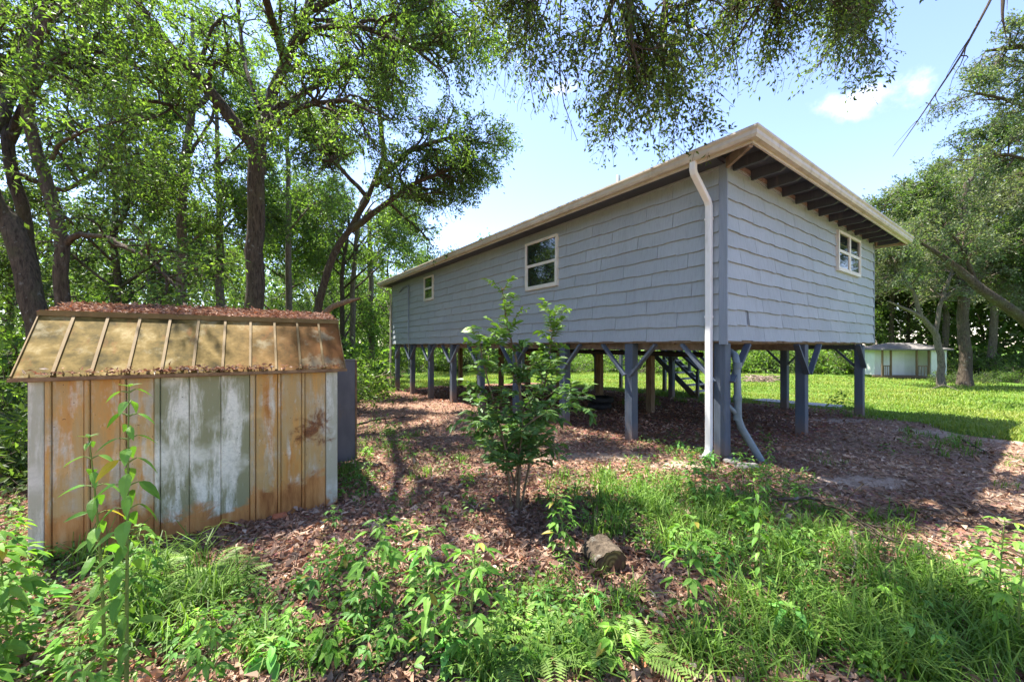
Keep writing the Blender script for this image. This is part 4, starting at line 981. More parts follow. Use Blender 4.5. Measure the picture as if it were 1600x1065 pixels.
# ------------------------------------------------------------------ small white outbuilding across the lawn
def build_outbuilding():
    d = 26.5; x0 = (1372 - CX) / FPX * d; zg = CZ - 2.16; k = FPX / d
    ang = R(-10)
    b = thing('outbuilding', 'small white sided outbuilding with porch across the lawn', 'outbuilding', (x0 + .45, d, zg), ang); b.scale = (.83, .9, 1)
    Wd, D, H = 4.3, 3.0, 1.95
    wall = part('wall', MB().box((.1, 1.2, .12), (Wd, D, H)), M['siding'], b)
    n = 9
    for i in range(n): part('siding_board', MB().prism([(0, 0, 0), (0, -.022, .004), (0, -.004, .195)], (.1, 1.199, .16 + i * .195), (3.25, 1.199, .16 + i * .195)), M['siding'], wall)
    part('wall', MB().box((3.255, .05, .12), (Wd, 1.197, H)), M['siding'], b)
    part('door', MB().box((1.35, 1.16, .15), (2.25, 1.175, 1.78)), M['white'], b)
    part('porch_floor', MB().box((-.1, .1, .02), (3.25, 1.19, .13)), M['wood'], b)
    prof = [(0, -.25, H - .03), (0, D * .5, H + .42), (0, D + .2, H - .03), (0, D + .2, H - .11), (0, -.25, H - .11)]
    V = [(-.35, -.3, H), (Wd + .2, -.3, H), (Wd + .2, D + .3, H), (-.35, D + .3, H), (1.3, D * .5, H + .42), (Wd - 1.3, D * .5, H + .42)]
    V2 = [(p[0], p[1], p[2] - .09) for p in V[:4]]
    part('roof', MB().add(V + V2, [(0, 1, 5, 4), (2, 3, 4, 5), (0, 6, 7, 1), (1, 7, 8, 2), (2, 8, 9, 3), (3, 9, 6, 0), (6, 9, 8, 7)], [(1, 2, 5), (3, 0, 4)]), M['stone'], b)
    for x in (-.05, .55, 2.35, 3.18):
        part('porch_post', MB().box((x - .05, .12, .131), (x + .05, .22, H - .09)), M['wood'], b)
    for a, c in ((.0, .5), (2.4, 3.13)):
        part('porch_rail', MB().box((a, .15, .78), (c, .19, .84)), M['wood'], b)
        for i in range(4): part('baluster', MB().box((a + .06 + i * (c - a - .1) / 3 - .018, .155, .131), (a + .06 + i * (c - a - .1) / 3 + .018, .185, .78)), M['wood'], b)
build_outbuilding()

# ------------------------------------------------------------------ leaf litter, lawn, grass, ground cover
LITTER = [(.26, .125, .075), (.36, .19, .12), (.46, .285, .20), (.13, .06, .036), (.56, .41, .31), (.44, .18, .085), (.66, .54, .43)]
LW_ = [.24, .22, .15, .20, .08, .07, .04]
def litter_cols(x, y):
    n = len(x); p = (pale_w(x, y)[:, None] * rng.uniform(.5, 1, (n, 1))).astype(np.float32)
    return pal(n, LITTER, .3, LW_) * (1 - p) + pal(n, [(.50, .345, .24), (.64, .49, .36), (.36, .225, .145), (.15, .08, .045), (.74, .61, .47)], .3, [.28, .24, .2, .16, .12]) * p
def build_litter():
    n = 230000; r = np.exp(rng.uniform(np.log(.8), np.log(19), n)); a = rng.uniform(R(20), R(160), n); x = r * np.cos(a); y = r * np.sin(a)
    keep = (lawn_w(x, y) < rng.uniform(.1, .7, n)) & (sand_w(x, y) < rng.uniform(.25, 1.3, n)); x, y = x[keep], y[keep]; n = len(x)
    z = gz(x, y) + rng.uniform(.004, .03, n); dr = rdir(n); dr[:, 2] *= .35; dr = unit(dr); nm = rdir(n, 1.6); ln = (.022 + .07 * rng.uniform(0, 1, n) ** 2.2) * (1 + .03 * np.hypot(x, y))
    mb = MB(); leaf_quads(mb, np.stack([x, y, z], 1), dr, nm, ln, ln * rng.uniform(.2, .62, n), litter_cols(x, y) * (.8 + .3 * np.sin(x * 1.7 + np.sin(y * 2.1)) * np.sin(y * 1.3))[:, None].astype(np.float32).clip(.55, 1.2), .35)
    n = 5200; r = np.exp(rng.uniform(np.log(.9), np.log(13), n)); a = rng.uniform(R(20), R(160), n); x = r * np.cos(a); y = r * np.sin(a); k = lawn_w(x, y) < .3; x, y = x[k], y[k]; n = len(x)
    b = rng.uniform(0, 6.28, n); L = rng.uniform(.05, .22, n); d = np.stack([np.cos(b), np.sin(b), rng.normal(0, .08, n)], 1) * L[:, None]; c = np.stack([x, y, gz(x, y) + .022], 1)
    mb.tubes(np.stack([c - d, c + rng.normal(0, .008, (n, 3)), c + d], 1), np.full((n, 3), 1.) * rng.uniform(.0012, .004, (n, 1)), 3, col=(.20, .15, .115))
    tag(part('leaf_litter', mb, M['litter'], None, False, True), 'carpet of fallen reddish brown leaves on the ground', 'leaf litter', None, 'stuff')
    # leaves lying on the shed roof
    mb = MB(); n = 7000; u = rng.uniform(-s_ov, SLEN + s_ov, n); v = rng.uniform(0, 1, n) ** .8
    y0, z0 = s_br; y1, z1 = s_ri; yy = y0 + .03 + (y1 - y0) * v; zz = z0 + .02 + (z1 - z0) * v + rng.uniform(0, .045, n) * (1 - np.abs(u / SLEN - .45) * .9)
    n2 = 620; u2 = rng.uniform(0, SLEN, n2); u2 = u2[rng.uniform(0, 1, n2) < .35 + .65 * (np.sin(u2 * 3.2 - 1.6) > -.2)]; n2 = len(u2); v2 = rng.uniform(0, 1, n2) ** 4 * .08
    yb = s_lo[0] + (s_br[0] - s_lo[0]) * v2 - .02; zb_ = s_lo[1] + (s_br[1] - s_lo[1]) * v2 + .03
    U = np.concatenate([u, u2]); Y = np.concatenate([yy, yb]); Z = np.concatenate([zz, zb_]); n = len(U)
    wx = SO.x + SD_.x * U + SE.x * Y; wy = SO.y + SD_.y * U + SE.y * Y; dr = rdir(n); dr[:, 2] *= .3; ln = rng.uniform(.025, .06, n)
    leaf_quads(mb, np.stack([wx, wy, Z + shed_z0], 1), unit(dr), rdir(n, 1.5), ln, ln * rng.uniform(.25, .5, n), pal(n, LITTER, .25, LW_) * .85, .3)
    tag(part('roof_litter', mb, M['litter'], None, False, True), 'dead brown leaves heaped on the top of the rusted shed roof', 'leaf litter', None, 'stuff')
build_litter()
LAWN_C = [(.135, .225, .03), (.185, .27, .042), (.235, .31, .06), (.095, .175, .024)]
def build_lawn():
    n = 210000; r = np.exp(rng.uniform(np.log(6), np.log(36), n)); a = rng.uniform(R(22), R(125), n); x = r * np.cos(a); y = r * np.sin(a)
    keep = (lawn_w(x, y) > rng.uniform(.2, .8, n)) & ~in_woods(x, y) & (y > 4); x, y = x[keep], y[keep]; n = len(x); dd = np.hypot(x, y)
    patch = .75 + .35 * np.sin(x * .9 + 1.2 * np.sin(y * .5)) * np.sin(y * .7 + x * .3)
    h = rng.uniform(.05, .14, n) * (1 + .018 * dd) * np.clip(patch, .5, 1.3); w = rng.uniform(.006, .013, n) * (1 + .07 * dd)
    mb = MB(); yl = np.clip(.5 + .6 * np.sin(x * .55 + 1.7 * np.sin(y * .31)) * np.sin(y * .8 + .6 * np.sin(x * .9)) + rng.normal(0, .25, n), 0, 1)[:, None]
    cc = pal(n, LAWN_C, .22) * (1 - yl) + pal(n, [(.25, .275, .06), (.30, .31, .085), (.20, .25, .05)], .2) * yl
    blades(mb, x, y, gz(x, y) - .01, h, w, cc.astype(np.float32), .8)
    tag(part('lawn_grass', mb, M['grass'], None, False, True), 'sunlit yellow-green lawn grass behind and beside the house', 'grass', None, 'stuff')
build_lawn()
def ellipse_pts(n, cx, cy, rx, ry):
    a = rng.uniform(0, 6.283, n); r = np.sqrt(rng.uniform(0, 1, n)) * (1 + .15 * np.sin(a * 5 + cx)); return Gv(cx + rx * r * np.cos(a), cy + ry * r * np.sin(a))
GRASS_P = [(1080, 790, 130, 45, 1500, .22), (950, 770, 110, 35, 1100, .2), (1180, 850, 140, 60, 1500, .22), (1330, 950, 170, 70, 2000, .24), (1480, 1010, 160, 70, 2200, .26), (1180, 1030, 110, 45, 900, .22), (1000, 820, 80, 35, 700, .22),
           (1350, 830, 80, 30, 500, .16), (1500, 700, 45, 16, 350, .16), (1440, 680, 40, 10, 260, .12), (600, 690, 50, 25, 500, .14), (560, 740, 30, 25, 300, .16), (640, 745, 40, 14, 160, .12), (240, 930, 110, 80, 1000, .3), (900, 940, 110, 35, 500, .14), (820, 1050, 130, 40, 500, .2),
           (1585, 740, 40, 40, 120, .12), (1210, 745, 60, 12, 120, .1), (420, 1010, 100, 50, 300, .18), (720, 700, 60, 25, 200, .12), (1300, 720, 30, 10, 80, .1), (590, 620, 60, 12, 700, .25), (1320, 640, 50, 10, 500, .2), (1050, 630, 90, 6, 500, .2)]
COVER_P = [(1100, 760, 140, 60, 2300), (1220, 830, 130, 60, 1800), (960, 790, 110, 45, 1300), (1290, 900, 150, 60, 1500), (1100, 850, 120, 40, 1000), (900, 1000, 130, 70, 1300), (760, 960, 160, 80, 1500), (600, 900, 110, 70, 1000), (480, 990, 130, 70, 1200), (330, 960, 130, 70, 1000),
           (130, 980, 160, 110, 2000), (40, 860, 80, 80, 900), (1500, 900, 100, 60, 600), (1400, 1010, 160, 60, 900), (600, 690, 60, 40, 900), (560, 760, 40, 30, 500), (720, 720, 60, 40, 250), (850, 690, 60, 30, 200), (680, 800, 80, 30, 250), (1420, 700, 120, 14, 220), (1190, 690, 40, 14, 120), (1230, 760, 60, 20, 200), (700, 1040, 200, 40, 900), (1050, 700, 60, 20, 350)]
def build_cover():
    X, Y, H = [], [], []
    for cx, cy, rx, ry, n, h in GRASS_P:
        x, y = ellipse_pts(n, cx, cy, rx, ry); n = int(n * .7); x = x[:n]; y = y[:n]; cl = rng.integers(0, max(4, n // 26), n); ox, oy = rng.normal(0, .05, (2, n))
        X.append(x[cl % len(x)] + ox); Y.append(y[cl % len(y)] + oy); H.append(rng.uniform(.35, 1.3, n) * h)
    x = np.concatenate(X); y = np.concatenate(Y); h = np.concatenate(H); mb = MB()
    blades(mb, x, y, gz(x, y) - .01, h, rng.uniform(.005, .012, len(x)), pal(len(x), [(.10, .21, .028), (.15, .27, .04), (.20, .31, .06), (.075, .15, .026)], .25), 1.1)
    tag(part('grass_tufts', mb, M['grass'], None, False, True), 'tufts of long green grass growing through the fallen leaves', 'grass', None, 'stuff')
    mb = MB(); 
    for cx, cy, rx, ry, n in COVER_P:
        n = int(n * (.55 if cy > 880 else .8)); x, y = ellipse_pts(n, cx, cy, rx, ry); cl = rng.integers(0, max(6, n // 8), n); x = x[cl]; y = y[cl]; hh = rng.uniform(.01, .13, n)
        ox, oy = rng.normal(0, .035, (2, n)); pos = np.stack([x + ox, y + oy, gz(x, y) + hh], 1); dr = rdir(n); dr[:, 2] *= .4; ln = rng.uniform(.02, .06, n)
        hue = rng.uniform(.75, 1.2, (max(6, n // 8), 1))[cl]
        leaf8(mb, pos, unit(dr), rdir(n, 2.2), ln, ln * rng.uniform(.4, .6, n), (pal(n, [(.10, .22, .032), (.15, .29, .046), (.19, .34, .062), (.085, .18, .05)], .2) * hue).astype(np.float32))
    tag(part('ground_cover', mb, M['weed'], None, False, True), 'low leafy green weeds covering the ground in the foreground', 'ground cover', None, 'stuff')
    # fern-like feathery fronds
    mb = MB(); fp = [(330, 900), (290, 880), (250, 930), (360, 920), (830, 990), (860, 1030), (780, 1040), (950, 1020), (1000, 640 + 400), (300, 940)]
    for cx, cy in fp:
        x0, y0 = G(cx, cy)
        for j in range(7):
            a = rng.uniform(0, 6.28); L = rng.uniform(.15, .28); s = np.linspace(0.1, 1, 16); px_ = x0 + np.cos(a) * L * s; py_ = y0 + np.sin(a) * L * s; pz = gz(x0, y0) + .05 + L * .7 * s - L * .6 * s * s
            for sg in (-1, 1):
                d = np.stack([-np.sin(a) * sg + .4 * np.cos(a) * np.ones(16), np.cos(a) * sg + .4 * np.sin(a) * np.ones(16), np.full(16, -.05)], 1)
                ln = .075 * np.sin(s * 2.7 + .25)
                leaf_quads(mb, np.stack([px_, py_, pz], 1), unit(d), np.tile([[0, 0, 1.]], (16, 1)), np.maximum(ln, .012), np.full(16, .014), pal(16, [(.19, .31, .06), (.24, .36, .09)], .1), .05)
    tag(part('fern_fronds', mb, M['weed'], None, False, True), 'pale green feathery fern fronds low in the foreground', 'fern', None, 'stuff')
build_cover()

# ------------------------------------------------------------------ tall weeds
WEED_C = [(.10, .23, .03), (.14, .29, .042), (.18, .34, .06)]
def make_weed(h, nodes, ln, lead, trif=False, seed=0, bright=1., curve=.06, density=2, bare=.12, hang=0., asp=.41, tint=(1., 1., 1.)):
    """stem + leaf meshes of one weed standing at the origin"""
    r = random.Random(seed); k = 14; s = np.linspace(0, 1, k); a0 = r.uniform(0, 6.28)
    st = np.stack([math.cos(a0) * curve * h * s ** 2, math.sin(a0) * curve * h * s ** 2, h * s - .03], 1)
    sm = MB().tubes(st, (.0045 + .0035 * h) * (1 - .75 * s), 6); lf = MB()
    pos, dr, nm, l_, w_, c_ = [], [], [], [], [], []
    for i in range(nodes):
        u = bare + (1 - bare) * (i + .5) / nodes; p = np.array([np.interp(u, s, st[:, j]) for j in range(3)]); a = i * 1.57 + r.uniform(-.3, .3)
        size = ln * (.55 + .75 * math.sin(min(1., u * 1.05) * 2.75)) * r.uniform(.85, 1.15)
        for j in range(density):
            b = a + j * 2 * math.pi / density; d = np.array([math.cos(b), math.sin(b), r.uniform(.25, .7)]); d /= np.linalg.norm(d)
            pet = size * (.9 if trif else .35); e = p + d * pet
            sm.tubes(np.array([p, (p + e) / 2 + [0, 0, pet * .06], e]), np.array([.0028, .0022, .0016]) * (1 + h * .3), 4)
            for ang, sc in (((0, 1.), (.85, .85), (-.85, .85)) if trif else ((0, 1.),)):
                ca, sa = math.cos(ang), math.sin(ang); dd = np.array([d[0] * ca - d[1] * sa, d[0] * sa + d[1] * ca, d[2] * .2 - r.uniform(.0, .5) - hang * r.uniform(.3, 1.2)])
                pos.append(e); dr.append(dd / np.linalg.norm(dd)); nm.append([r.gauss(0, .25), r.gauss(0, .25), 1]); l_.append(size * sc * r.uniform(.85, 1.1)); w_.append(l_[-1] * asp * r.uniform(.86, 1.14))
                c_.append((np.array(r.choice(WEED_C)) * tint if r.random() > .014 else np.array((.34, .28, .05))) * bright * (.8 + .45 * u) * r.uniform(.8, 1.2))
    tp = st[-1]
    for j in range(5):
        b = j * 1.26 + a0; d = np.array([math.cos(b), math.sin(b), .6]); pos.append(tp); dr.append(d / np.linalg.norm(d)); nm.append([0, 0, 1]); l_.append(ln * .5); w_.append(ln * .18); c_.append(np.array([.19, .34, .06]) * bright)
    leaf16(lf, np.array(pos), np.array(dr), unit(np.array(nm, float)), np.array(l_), np.array(w_), np.array(c_, np.float32), .3)
    return sm, lf
def place_weed(label, px, py, variant, group=None, name='weed', xy=None, rz=None, sc=1.):
    x, y = xy if xy else G(px, py); o = thing(name, label, 'weed', (x, y, float(gz(x, y))), rng.uniform(0, 6.28) if rz is None else rz, group)
    o.scale = (sc,) * 3
    link('stem', variant[0], o); link('leaves', variant[1], o); return o
def weed_meshes(**kw):
    a, b = make_weed(**kw); return a.mesh('stem', M['stem'], True), b.mesh('leaves', M['weed'], False, True)
M['stem'] = mk_simple('green_stem', (.13, .20, .045), (.19, .24, .06), 9, .6, .3)
M['stem_red'] = mk_simple('sapling_stem', (.12, .085, .05), (.20, .15, .09), 14, .8, .2, .3)
def build_weeds():
    tall = weed_meshes(h=1.5, nodes=27, ln=.088, lead=0, seed=4, curve=.02, bare=.1, hang=.4)
    o = place_weed('tallest weed, single straight stalk standing before the rusted shed', 0, 0, tall, xy=(-1.64, 1.68), rz=.6)
    t2 = weed_meshes(h=1.28, nodes=15, ln=.085, lead=0, seed=9, curve=.10, bare=.2, hang=.3)
    place_weed('thinner tall weed leaning beside the tallest stalk at the shed', 0, 0, t2, xy=(-1.98, 1.92), rz=2.2)
    bushy = weed_meshes(h=.9, nodes=14, ln=.085, lead=0, trif=True, seed=12, density=3, curve=.05)
    for lab, xy, sc in (('bushy weed cluster in the lower left corner', (-2.35, 1.75), 1.), ('bushy weed pressed against the left edge below the shed', (-2.62, 2.05), .95), ('large-leaved weed at the bottom left corner of the picture', (-1.85, 1.32), .8), ('leafy weed in front of the left end of the shed', (-2.2, 2.35), .7), ('short bushy weed between the tallest stalk and the bottom left corner', (-1.55, 1.45), .6), ('bushy weed at the foot of the tallest stalk', (-1.35, 1.75), .55)):
        place_weed(lab, 0, 0, bushy, xy=xy, sc=sc)
    mid = weed_meshes(h=.7, nodes=11, ln=.078, lead=0, trif=True, seed=21, density=2, curve=.04, bright=1.08)
    mid2 = weed_meshes(h=.58, nodes=8, ln=.08, lead=0, trif=True, seed=31, density=3, curve=.08)
    for lab, px, py, v, sc in (('tallest trifoliate weed left of centre at the bottom', 672, 1020, mid, 1.), ('trifoliate weed in the centre bottom clump', 735, 1050, mid, 1.02), ('slim weed between the shed corner and the centre clump', 585, 970, mid2, 1.05),
                               ('weed with reddish stalk in front of the cut log', 1075, 985, mid, .96), ('thin tall weed right of the cut log', 1190, 950, t2, .68), ('weed with drooping leaves in front of the corner post', 1085, 770, mid2, .92),
                               ('weed in front of the bent drain pipe', 1195, 800, t2, .55), ('weed at the right edge above the grass', 1560, 980, mid, .9), ('second weed at the right edge, slightly shorter', 1590, 1030, mid, .8), ('weed just right of the sapling', 880, 880, mid2, .85)):
        place_weed(lab, px, py, v, sc=sc)
    low = [weed_meshes(h=hh, nodes=nd, ln=l_, lead=0, trif=tf, seed=41 + i, density=dn, curve=.14, bright=br, asp=asp, tint=ti) for i, (hh, nd, l_, tf, dn, br, asp, ti) in enumerate([
        (.34, 5, .085, True, 3, 1., .42, (1, 1, 1)), (.26, 4, .11, False, 4, 1.15, .55, (.8, 1, 1.3)), (.42, 8, .07, False, 3, .95, .28, (1.25, 1.05, .9)), (.30, 5, .075, True, 3, 1.2, .5, (1.1, 1.05, .8)), (.38, 6, .09, True, 2, .85, .36, (.75, .9, 1.1))])]
    grp, lab = 'low leafy weeds in the foreground', 'low leafy green weed among the foreground ground cover'
    sp = [(620, 1030), (690, 960), (780, 1000), (820, 1040), (560, 1000), (740, 930), (660, 900), (600, 870), (540, 900), (500, 940), (460, 1000), (430, 1050), (370, 1040), (320, 1010), (280, 1050), (120, 1040), (60, 960), (30, 1020), (170, 930),
          (850, 960), (900, 1010), (930, 960), (880, 920), (960, 1040), (1100, 800), (1050, 760), (1130, 780), (1010, 740), (1160, 830), (1200, 860), (1250, 870), (1110, 730), (1030, 810), (950, 800), (900, 800), (870, 830), (1250, 930), (1320, 900), (1380, 960), (1450, 980), (1520, 930), (1230, 990), (1290, 1020), (1360, 1050), (1440, 1040),
          (1060, 860), (1130, 890), (600, 700), (575, 720), (560, 760), (610, 680), (590, 660), (640, 790), (730, 760), (520, 830), (640, 840), (700, 1045), (760, 1060), (840, 1000), (1160, 740), (1250, 790), (1060, 700), (1090, 690), (520, 1040), (580, 1050)]
    marks = [(530, 820, 'by the right corner of the rusted shed'), (805, 810, 'around the sapling foot'), (960, 900, 'around the cut log'), (1090, 740, 'in front of the corner post'), (680, 1000, 'in the bottom centre clump'),
             (90, 1000, 'in the bottom left corner'), (1380, 990, 'in the lower right grass'), (575, 700, 'near the open shed door'), (390, 1020, 'along the bottom edge below the shed'), (1220, 860, 'near the long fallen branch')]
    zone = {}
    for i, (px, py) in enumerate(sp):
        o = place_weed(lab, px, py, low[i % 5], grp, sc=rng.uniform(.42, .85))
        zone.setdefault(min(marks, key=lambda m_: math.hypot(px - m_[0], (py - m_[1]) * 1.3))[2], []).append(o)
    for nm, objs in zone.items(): number_group('{} low leafy weed from the left ' + nm, objs)
build_weeds()

# ------------------------------------------------------------------ sapling in the middle
def build_sapling():
    x, y = G(803, 797); z = float(gz(x, y)); o = thing('sapling', 'leafy young sapling with glossy leaves standing before the stilt house', 'sapling', (x, y, z))
    d = y; s = y / FPX
    def pt(px, py, dy=0.): return Vector(((px - CX) * s - x + dy * .1, dy, CZ + (HY - py) * s - z))
    mains = [([Vector((.03, 0, -.05)), pt(812, 720), pt(815, 640, .05), pt(806, 560, .05), pt(790, 500, 0), pt(785, 452)], [.022, .018, .015, .011, .007, .003]),
             ([Vector((-.02, .02, -.05)), pt(793, 700, -.1), pt(775, 620, -.2), pt(760, 560, -.25), pt(755, 520, -.25)], [.013, .011, .009, .006, .003]),
             ([Vector((.05, -.02, -.05)), pt(828, 720, .15), pt(845, 640, .25), pt(858, 560, .3), pt(868, 485, .3)], [.013, .011, .009, .006, .003]),
             ([Vector((0, .03, .2)), pt(820, 660, -.2), pt(862, 630, -.3), pt(905, 622, -.35)], [.01, .008, .006, .002]),
             ([Vector((0, 0, .3)), pt(780, 690, .2), pt(740, 660, .3), pt(725, 640, .35)], [.009, .007, .005, .002])]
    mb = MB(); LP, LR = [], []
    for p, r in mains:
        q, rr_ = resample(p, r, 14); mb.tubes(q, rr_, 7); LP.append(q); LR.append(rr_)
    LP = np.array(LP, np.float32); LR = np.array(LR, np.float32)
    Q, RR = spawn(LP, LR, 165, .2, 1., .2, .5, 52, .18, .22, 8, .6, .05); mb.tubes(Q, np.maximum(RR, .0018), 4)
    part('stem', mb, M['stem_red'], o, True)
    Qa = np.concatenate([Q, LP[:, 8:][:, ::1][:, :, :].reshape(5, -1, 3)[:, :8] if False else Q[:0]])
    n = len(Q) * 16; pi = np.repeat(np.arange(len(Q)), 16); u = np.tile(np.linspace(.15, 1, 16), len(Q)); f = u * 7; i = np.minimum(f.astype(int), 6); fr = (f - i)[:, None]
    pos = Q[pi, i] * (1 - fr) + Q[pi, i + 1] * fr; tg = unit(Q[pi, i + 1] - Q[pi, i]); side = unit(np.cross(tg, np.tile([[0, 0, 1.]], (n, 1)))) * np.where(np.arange(n) % 2, 1, -1)[:, None]
    dr = unit(tg * .6 + side * .9 + rng.normal(size=(n, 3)) * .25 + np.array([[0, 0, -.15]])); hgt = np.clip(pos[:, 2:3] / 2.2, 0, 1)
    base = pal(n, [(.075, .16, .04), (.10, .195, .05), (.125, .22, .06)], .2); young = pal(n, [(.16, .29, .04), (.21, .34, .06)], .15); wy = np.clip((hgt - .55) * 2.4 + (u[:, None] - .7) * .6, 0, 1)
    ln = rng.uniform(.07, .12, n) * (1 - .25 * (hgt[:, 0] > .85)); lf = MB(); leaf16(lf, pos, dr, rdir(n, 2.0), ln, ln * rng.uniform(.36, .46, n), (base * (1 - wy) + young * wy).astype(np.float32), .2)
    part('leaves', lf, M['gloss'], o, False, True)
    mb = MB(); n = 60; top = np.concatenate([LP[0][-3:], LP[2][-3:]]); pos = top[rng.integers(0, 6, n)] + rng.normal(size=(n, 3)) * .02; d_ = rdir(n, .8); ln = rng.uniform(.05, .09, n)
    leaf8(mb, pos, d_, rdir(n, 1), ln, ln * .36, np.where(rng.uniform(0, 1, (n, 1)) < .2, pal(n, [(.36, .19, .08)]), pal(n, [(.20, .33, .05)])).astype(np.float32)); part('young_leaves', mb, M['gloss'], o, False, True)
build_sapling()

# ------------------------------------------------------------------ small things on the ground
def build_small():
    # cut log
    x, y = G(958, 902); z = float(gz(x, y)); lg = thing('log', 'short cut log with mossy sawn face lying in the grass', 'log', (x, y, z + .075), R(106))
    n, k = 22, 7; a = np.arange(n) * 2 * np.pi / n; V = []
    rad = .105 * (1 + .07 * np.sin(a * 3 + 1) + .05 * np.sin(a * 7) + .035 * np.sin(a * 11 + 2))
    for i in range(k):
        xx = .01 + i / (k - 1) * .24; rr_ = rad * (1 + .05 * np.sin(i * 1.7 + a * 2)); V.append(np.stack([np.full(n, xx) + .008 * np.sin(a * 5), rr_ * np.cos(a) * 1.12, rr_ * np.sin(a) * .9], 1))
    q = [(i * n + j, i * n + (j + 1) % n, (i + 1) * n + (j + 1) % n, (i + 1) * n + j) for i in range(k - 1) for j in range(n)]
    part('bark', MB().add(np.concatenate(V), q), M['bark'], lg)
    for xx, nm in ((.004, 'cut_face'), (.252, 'cut_face')):
        vs = [(xx, 0, 0)] + [(xx + (.006 if xx < .1 else -.006), r_ * .985 * math.cos(t) * 1.12, r_ * .985 * math.sin(t) * .9) for r_, t in zip(rad, a)]
        part(nm, MB().add(vs, None, [(0, 1 + j, 1 + (j + 1) % n) for j in range(n)]), M['cut'], lg)
    # brick at the shed foot
    x, y = G(437, 812); b = link('brick_piece', MB().box((-.06, -.045, -.02), (.06, .045, .045)).mesh('brick_piece', M['brick'])); b.location = (x, y, float(gz(x, y)) + .01); b.rotation_euler = (.1, .05, .7)
    b.modifiers.new('bevel', 'BEVEL').width = .006; tag(b, 'orange brick lying at the foot of the rusted shed', 'brick')
    # stones at the foot of the downspout
    for i, (px, py, sx, sy, sz, lab) in enumerate([(1168, 733, .16, .10, .07, 'flat grey stone under the end of the bent drain pipe'), (1143, 722, .13, .12, .06, 'grey stone at the foot of the corner post'), (1105, 716, .12, .09, .04, 'small flat stone below the white downspout')]):
        x, y = G(px, py); n = 12; a = np.arange(n) * 2 * np.pi / n; V = []
        for fz, fr in ((-.3, 1), (.45, 1.0), (.85, .85), (1, .5)): V.append(np.stack([np.cos(a) * sx * fr * (1 + .1 * np.sin(a * 3 + i)), np.sin(a) * sy * fr * (1 + .1 * np.cos(a * 2 + i)), np.full(n, sz * fz) + .006 * np.sin(a * 4)], 1))
        V = np.concatenate(V); q = [(l * n + j, l * n + (j + 1) % n, (l + 1) * n + (j + 1) % n, (l + 1) * n + j) for l in range(3) for j in range(n)]
        st = link('stone', MB().add(V, q, [(3 * n, 3 * n + j, 3 * n + j + 1) for j in range(1, n - 1)]).mesh('stone', M['stone'], True)); st.location = (x, y, float(gz(x, y))); st.rotation_euler = (0, 0, i * 1.1); tag(st, lab, 'stone')
    # dark tyre heap under the house
    x, y = HL(2.55, 4.6); z = float(gz(x, y)); t = thing('tyre_stack', 'black tyres lying in the shade under the house', 'tyres', (x, y, z))
    for j in range(2):
        n, m = 20, 8; V = []; 
        for i in range(n):
            for l in range(m):
                A = i * 2 * np.pi / n; B = l * 2 * np.pi / m; rr_ = .25 + .075 * np.cos(B); V.append((rr_ * np.cos(A) + j * .06, rr_ * np.sin(A), .09 + j * .17 + .085 * np.sin(B)))
        part('tyre', MB().add(V, [(i * m + l, ((i + 1) % n) * m + l, ((i + 1) % n) * m + (l + 1) % m, i * m + (l + 1) % m) for i in range(n) for l in range(m)]), M['black'], t, True)
    # fallen branches
    def branch(label, pts, r, nsub, lift=.05, mat='bark'):
        w = []
        for px, py, hz in pts:
            x, y = G(px, py); w.append((x, y, float(gz(x, y)) + hz + lift))
        q, rr_ = resample(w, np.linspace(r, r * .3, len(w)), 18); o = thing('fallen_branch', label, 'branch', tuple(q[0])); q = q - q[0]
        q[1:-1] += rng.normal(size=(16, 3)) * r * .35; part('stem', MB().tubes(q, rr_, 7), M[mat], o, True)
        if nsub:
            Q, RR = spawn(q[None].astype(np.float32), rr_[None].astype(np.float32), nsub, .2, .95, .15, .5, 40, .1, .1, 6, .6, .06); 
            for a_, b_ in zip(Q, RR): part('twig', MB().tubes(a_, np.maximum(b_, .0025), 4), M[mat], o, True)
    branch('long dark fallen branch lying across the leaves at centre right', [(1215, 803, .1), (1270, 806, .14), (1330, 830, .12), (1390, 862, .06), (1460, 880, .02)], .016, 7)
    branch('second thin fallen branch forking below the long dark one', [(1330, 832, .1), (1380, 868, .06), (1430, 900, .02)], .009, 4)
    branch('short pale stick standing in the grass at right', [(1330, 868, .12), (1338, 890, .08), (1330, 925, .01)], .012, 1, mat='bark_pale')
    branch('short grey branch on bare leaves in front of the cut log', [(1060, 985, .01), (1095, 990, .01), (1135, 1000, .01)], .016, 3, .01, 'bark_pale')
    branch('thin stick on the leaves in front of the shed', [(400, 900, .0), (370, 925, .0), (330, 955, .0)], .010, 2, .012)
    branch('stick on the leaves between shed and foreground weeds', [(590, 838, .0), (570, 850, .0), (545, 872, .0)], .012, 1, .012, 'bark_pale')
    branch('dark branch lying on the leaves behind the open shed door', [(558, 668, .03), (590, 660, .05), (620, 655, .03), (645, 652, .01)], .03, 3, .03)
    branch('thin straight stick on the leaves right of the open shed door', [(556, 648, .03), (575, 647, .03), (596, 647, .02)], .022, 0, .02)
    branch('small dark branch on the bare sand at right', [(1505, 690, .03), (1530, 705, .04), (1555, 716, .01)], .018, 4, .02)
    branch('fallen twiggy branch lying in the grass on the lawn at right', [(1450, 612, .05), (1475, 608, .2), (1500, 612, .05)], .02, 18, .02, 'bark_pale')
    # broken reddish limb seen above the shed roof
    q, r_ = resample([P(495, 500, 8.2), P(520, 478, 8.2), P(545, 470, 8.2), P(562, 466, 8.2)], [.07, .06, .05, .02], 10); o = thing('broken_limb', 'broken reddish limb jutting out behind the shed roof', 'branch', tuple(q[0])); part('stem', MB().tubes(q - q[0], r_, 8), M['wood'], o, True)
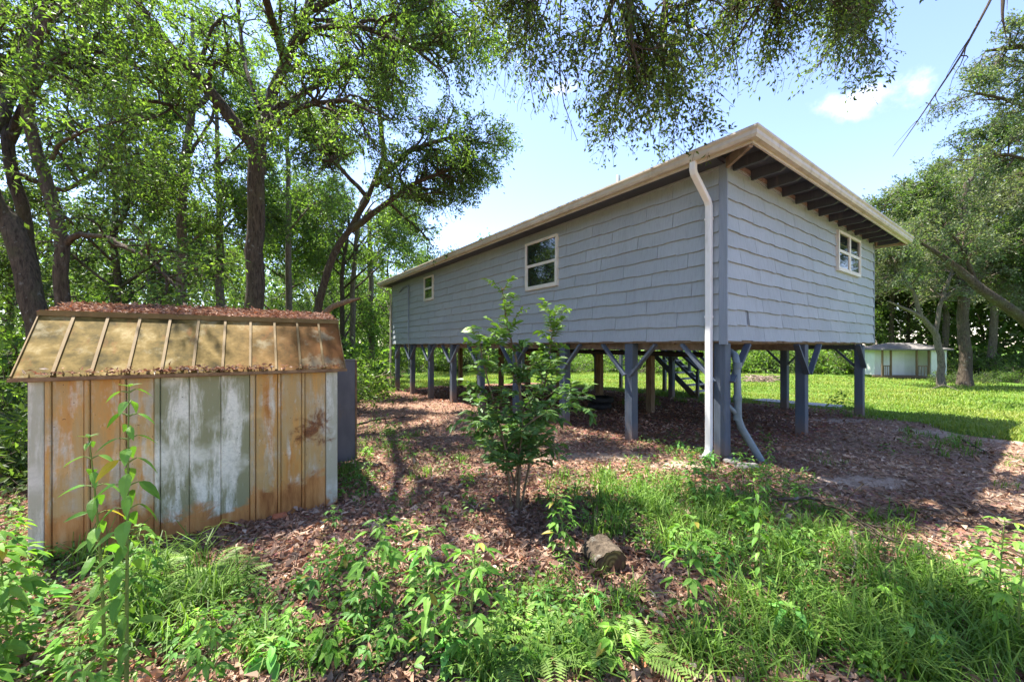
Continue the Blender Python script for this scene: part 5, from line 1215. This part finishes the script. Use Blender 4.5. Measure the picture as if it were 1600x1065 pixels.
    q2, r2 = resample([q[0], (q[0][0] - .3, q[0][1] + .1, .9), (q[0][0] - .55, q[0][1] + .2, -.3)], [.07, .09, .11], 8); part('stub', MB().tubes(q2 - q[0], r2, 8), M['bark'], o, True)
    # brush pile on the lawn
    x, y = G(1190, 596); z = float(gz(x, y)); o = thing('brush_pile', 'pale pile of dead brush on the sunny lawn behind the house', 'brush pile', (x, y, z)); n = 70
    a = rng.uniform(0, 3.14, n); c = np.stack([rng.normal(0, .5, n), rng.normal(0, .25, n), np.abs(rng.normal(.15, .13, n))], 1); d_ = np.stack([np.cos(a), np.sin(a), rng.normal(0, .25, n)], 1) * rng.uniform(.2, .6, n)[:, None]
    st_ = part('stick', MB().tubes(np.stack([c - d_, c + rng.normal(0, .04, (n, 3)), c + d_], 1), np.full((n, 3), .02) * rng.uniform(.5, 1.4, (n, 1)), 5), M['oldwood'], o, True)
    st_['kind'] = 'stuff'; mb = MB(); n = 400; pos = np.stack([rng.normal(0, .5, n), rng.normal(0, .3, n), np.abs(rng.normal(.08, .12, n))], 1); ln = rng.uniform(.06, .14, n); leaf_quads(mb, pos, rdir(n), rdir(n, 1), ln, ln * .5, pal(n, [(.34, .24, .17), (.45, .34, .26), (.24, .15, .11)])); part('dead_leaves', mb, M['litter'], o, False, True)
    # concrete path behind the house
    mb = MB(); p0 = np.array(HL(8.3, 3.0)); p1 = np.array(HL(8.3, .9)); dirv = (p1 - p0) / np.linalg.norm(p1 - p0); nv = np.array([-dirv[1], dirv[0]]); V = []; n = 12
    for i in range(n + 1):
        c = p0 + (p1 - p0) * i / n
        for sg in (-.45, .45):
            e = c + nv * sg; zz = float(hrel(*e)) + CZ + .05; V += [(e[0], e[1], zz), (e[0], e[1], zz - .2)]
    q = []
    for i in range(n):
        a = i * 4; q += [(a, a + 4, a + 6, a + 2), (a, a + 1, a + 5, a + 4), (a + 2, a + 6, a + 7, a + 3)]
    tag(part('path', MB().add(V, q + [(0, 2, 3, 1), (4 * n, 4 * n + 1, 4 * n + 3, 4 * n + 2)]), M['concrete'], None), 'narrow pale concrete path at the back of the house', None, None, 'structure')
    # leafy plants at the lawn edge by the far stilts
    v = weed_meshes(h=.7, nodes=9, ln=.14, lead=0, trif=False, seed=77, density=3, curve=.08)
    for px, py, lab, sc in ((1320, 650, 'leafy plant at the lawn edge between the two nearest right stilts', .9), (1298, 648, 'small leafy plant left of the far right stilt', .7), (1490, 700, 'dark grassy plant on the bare patch at right', .4)):
        place_weed(lab, px, py, v, name='leafy_plant', sc=sc)
build_small()
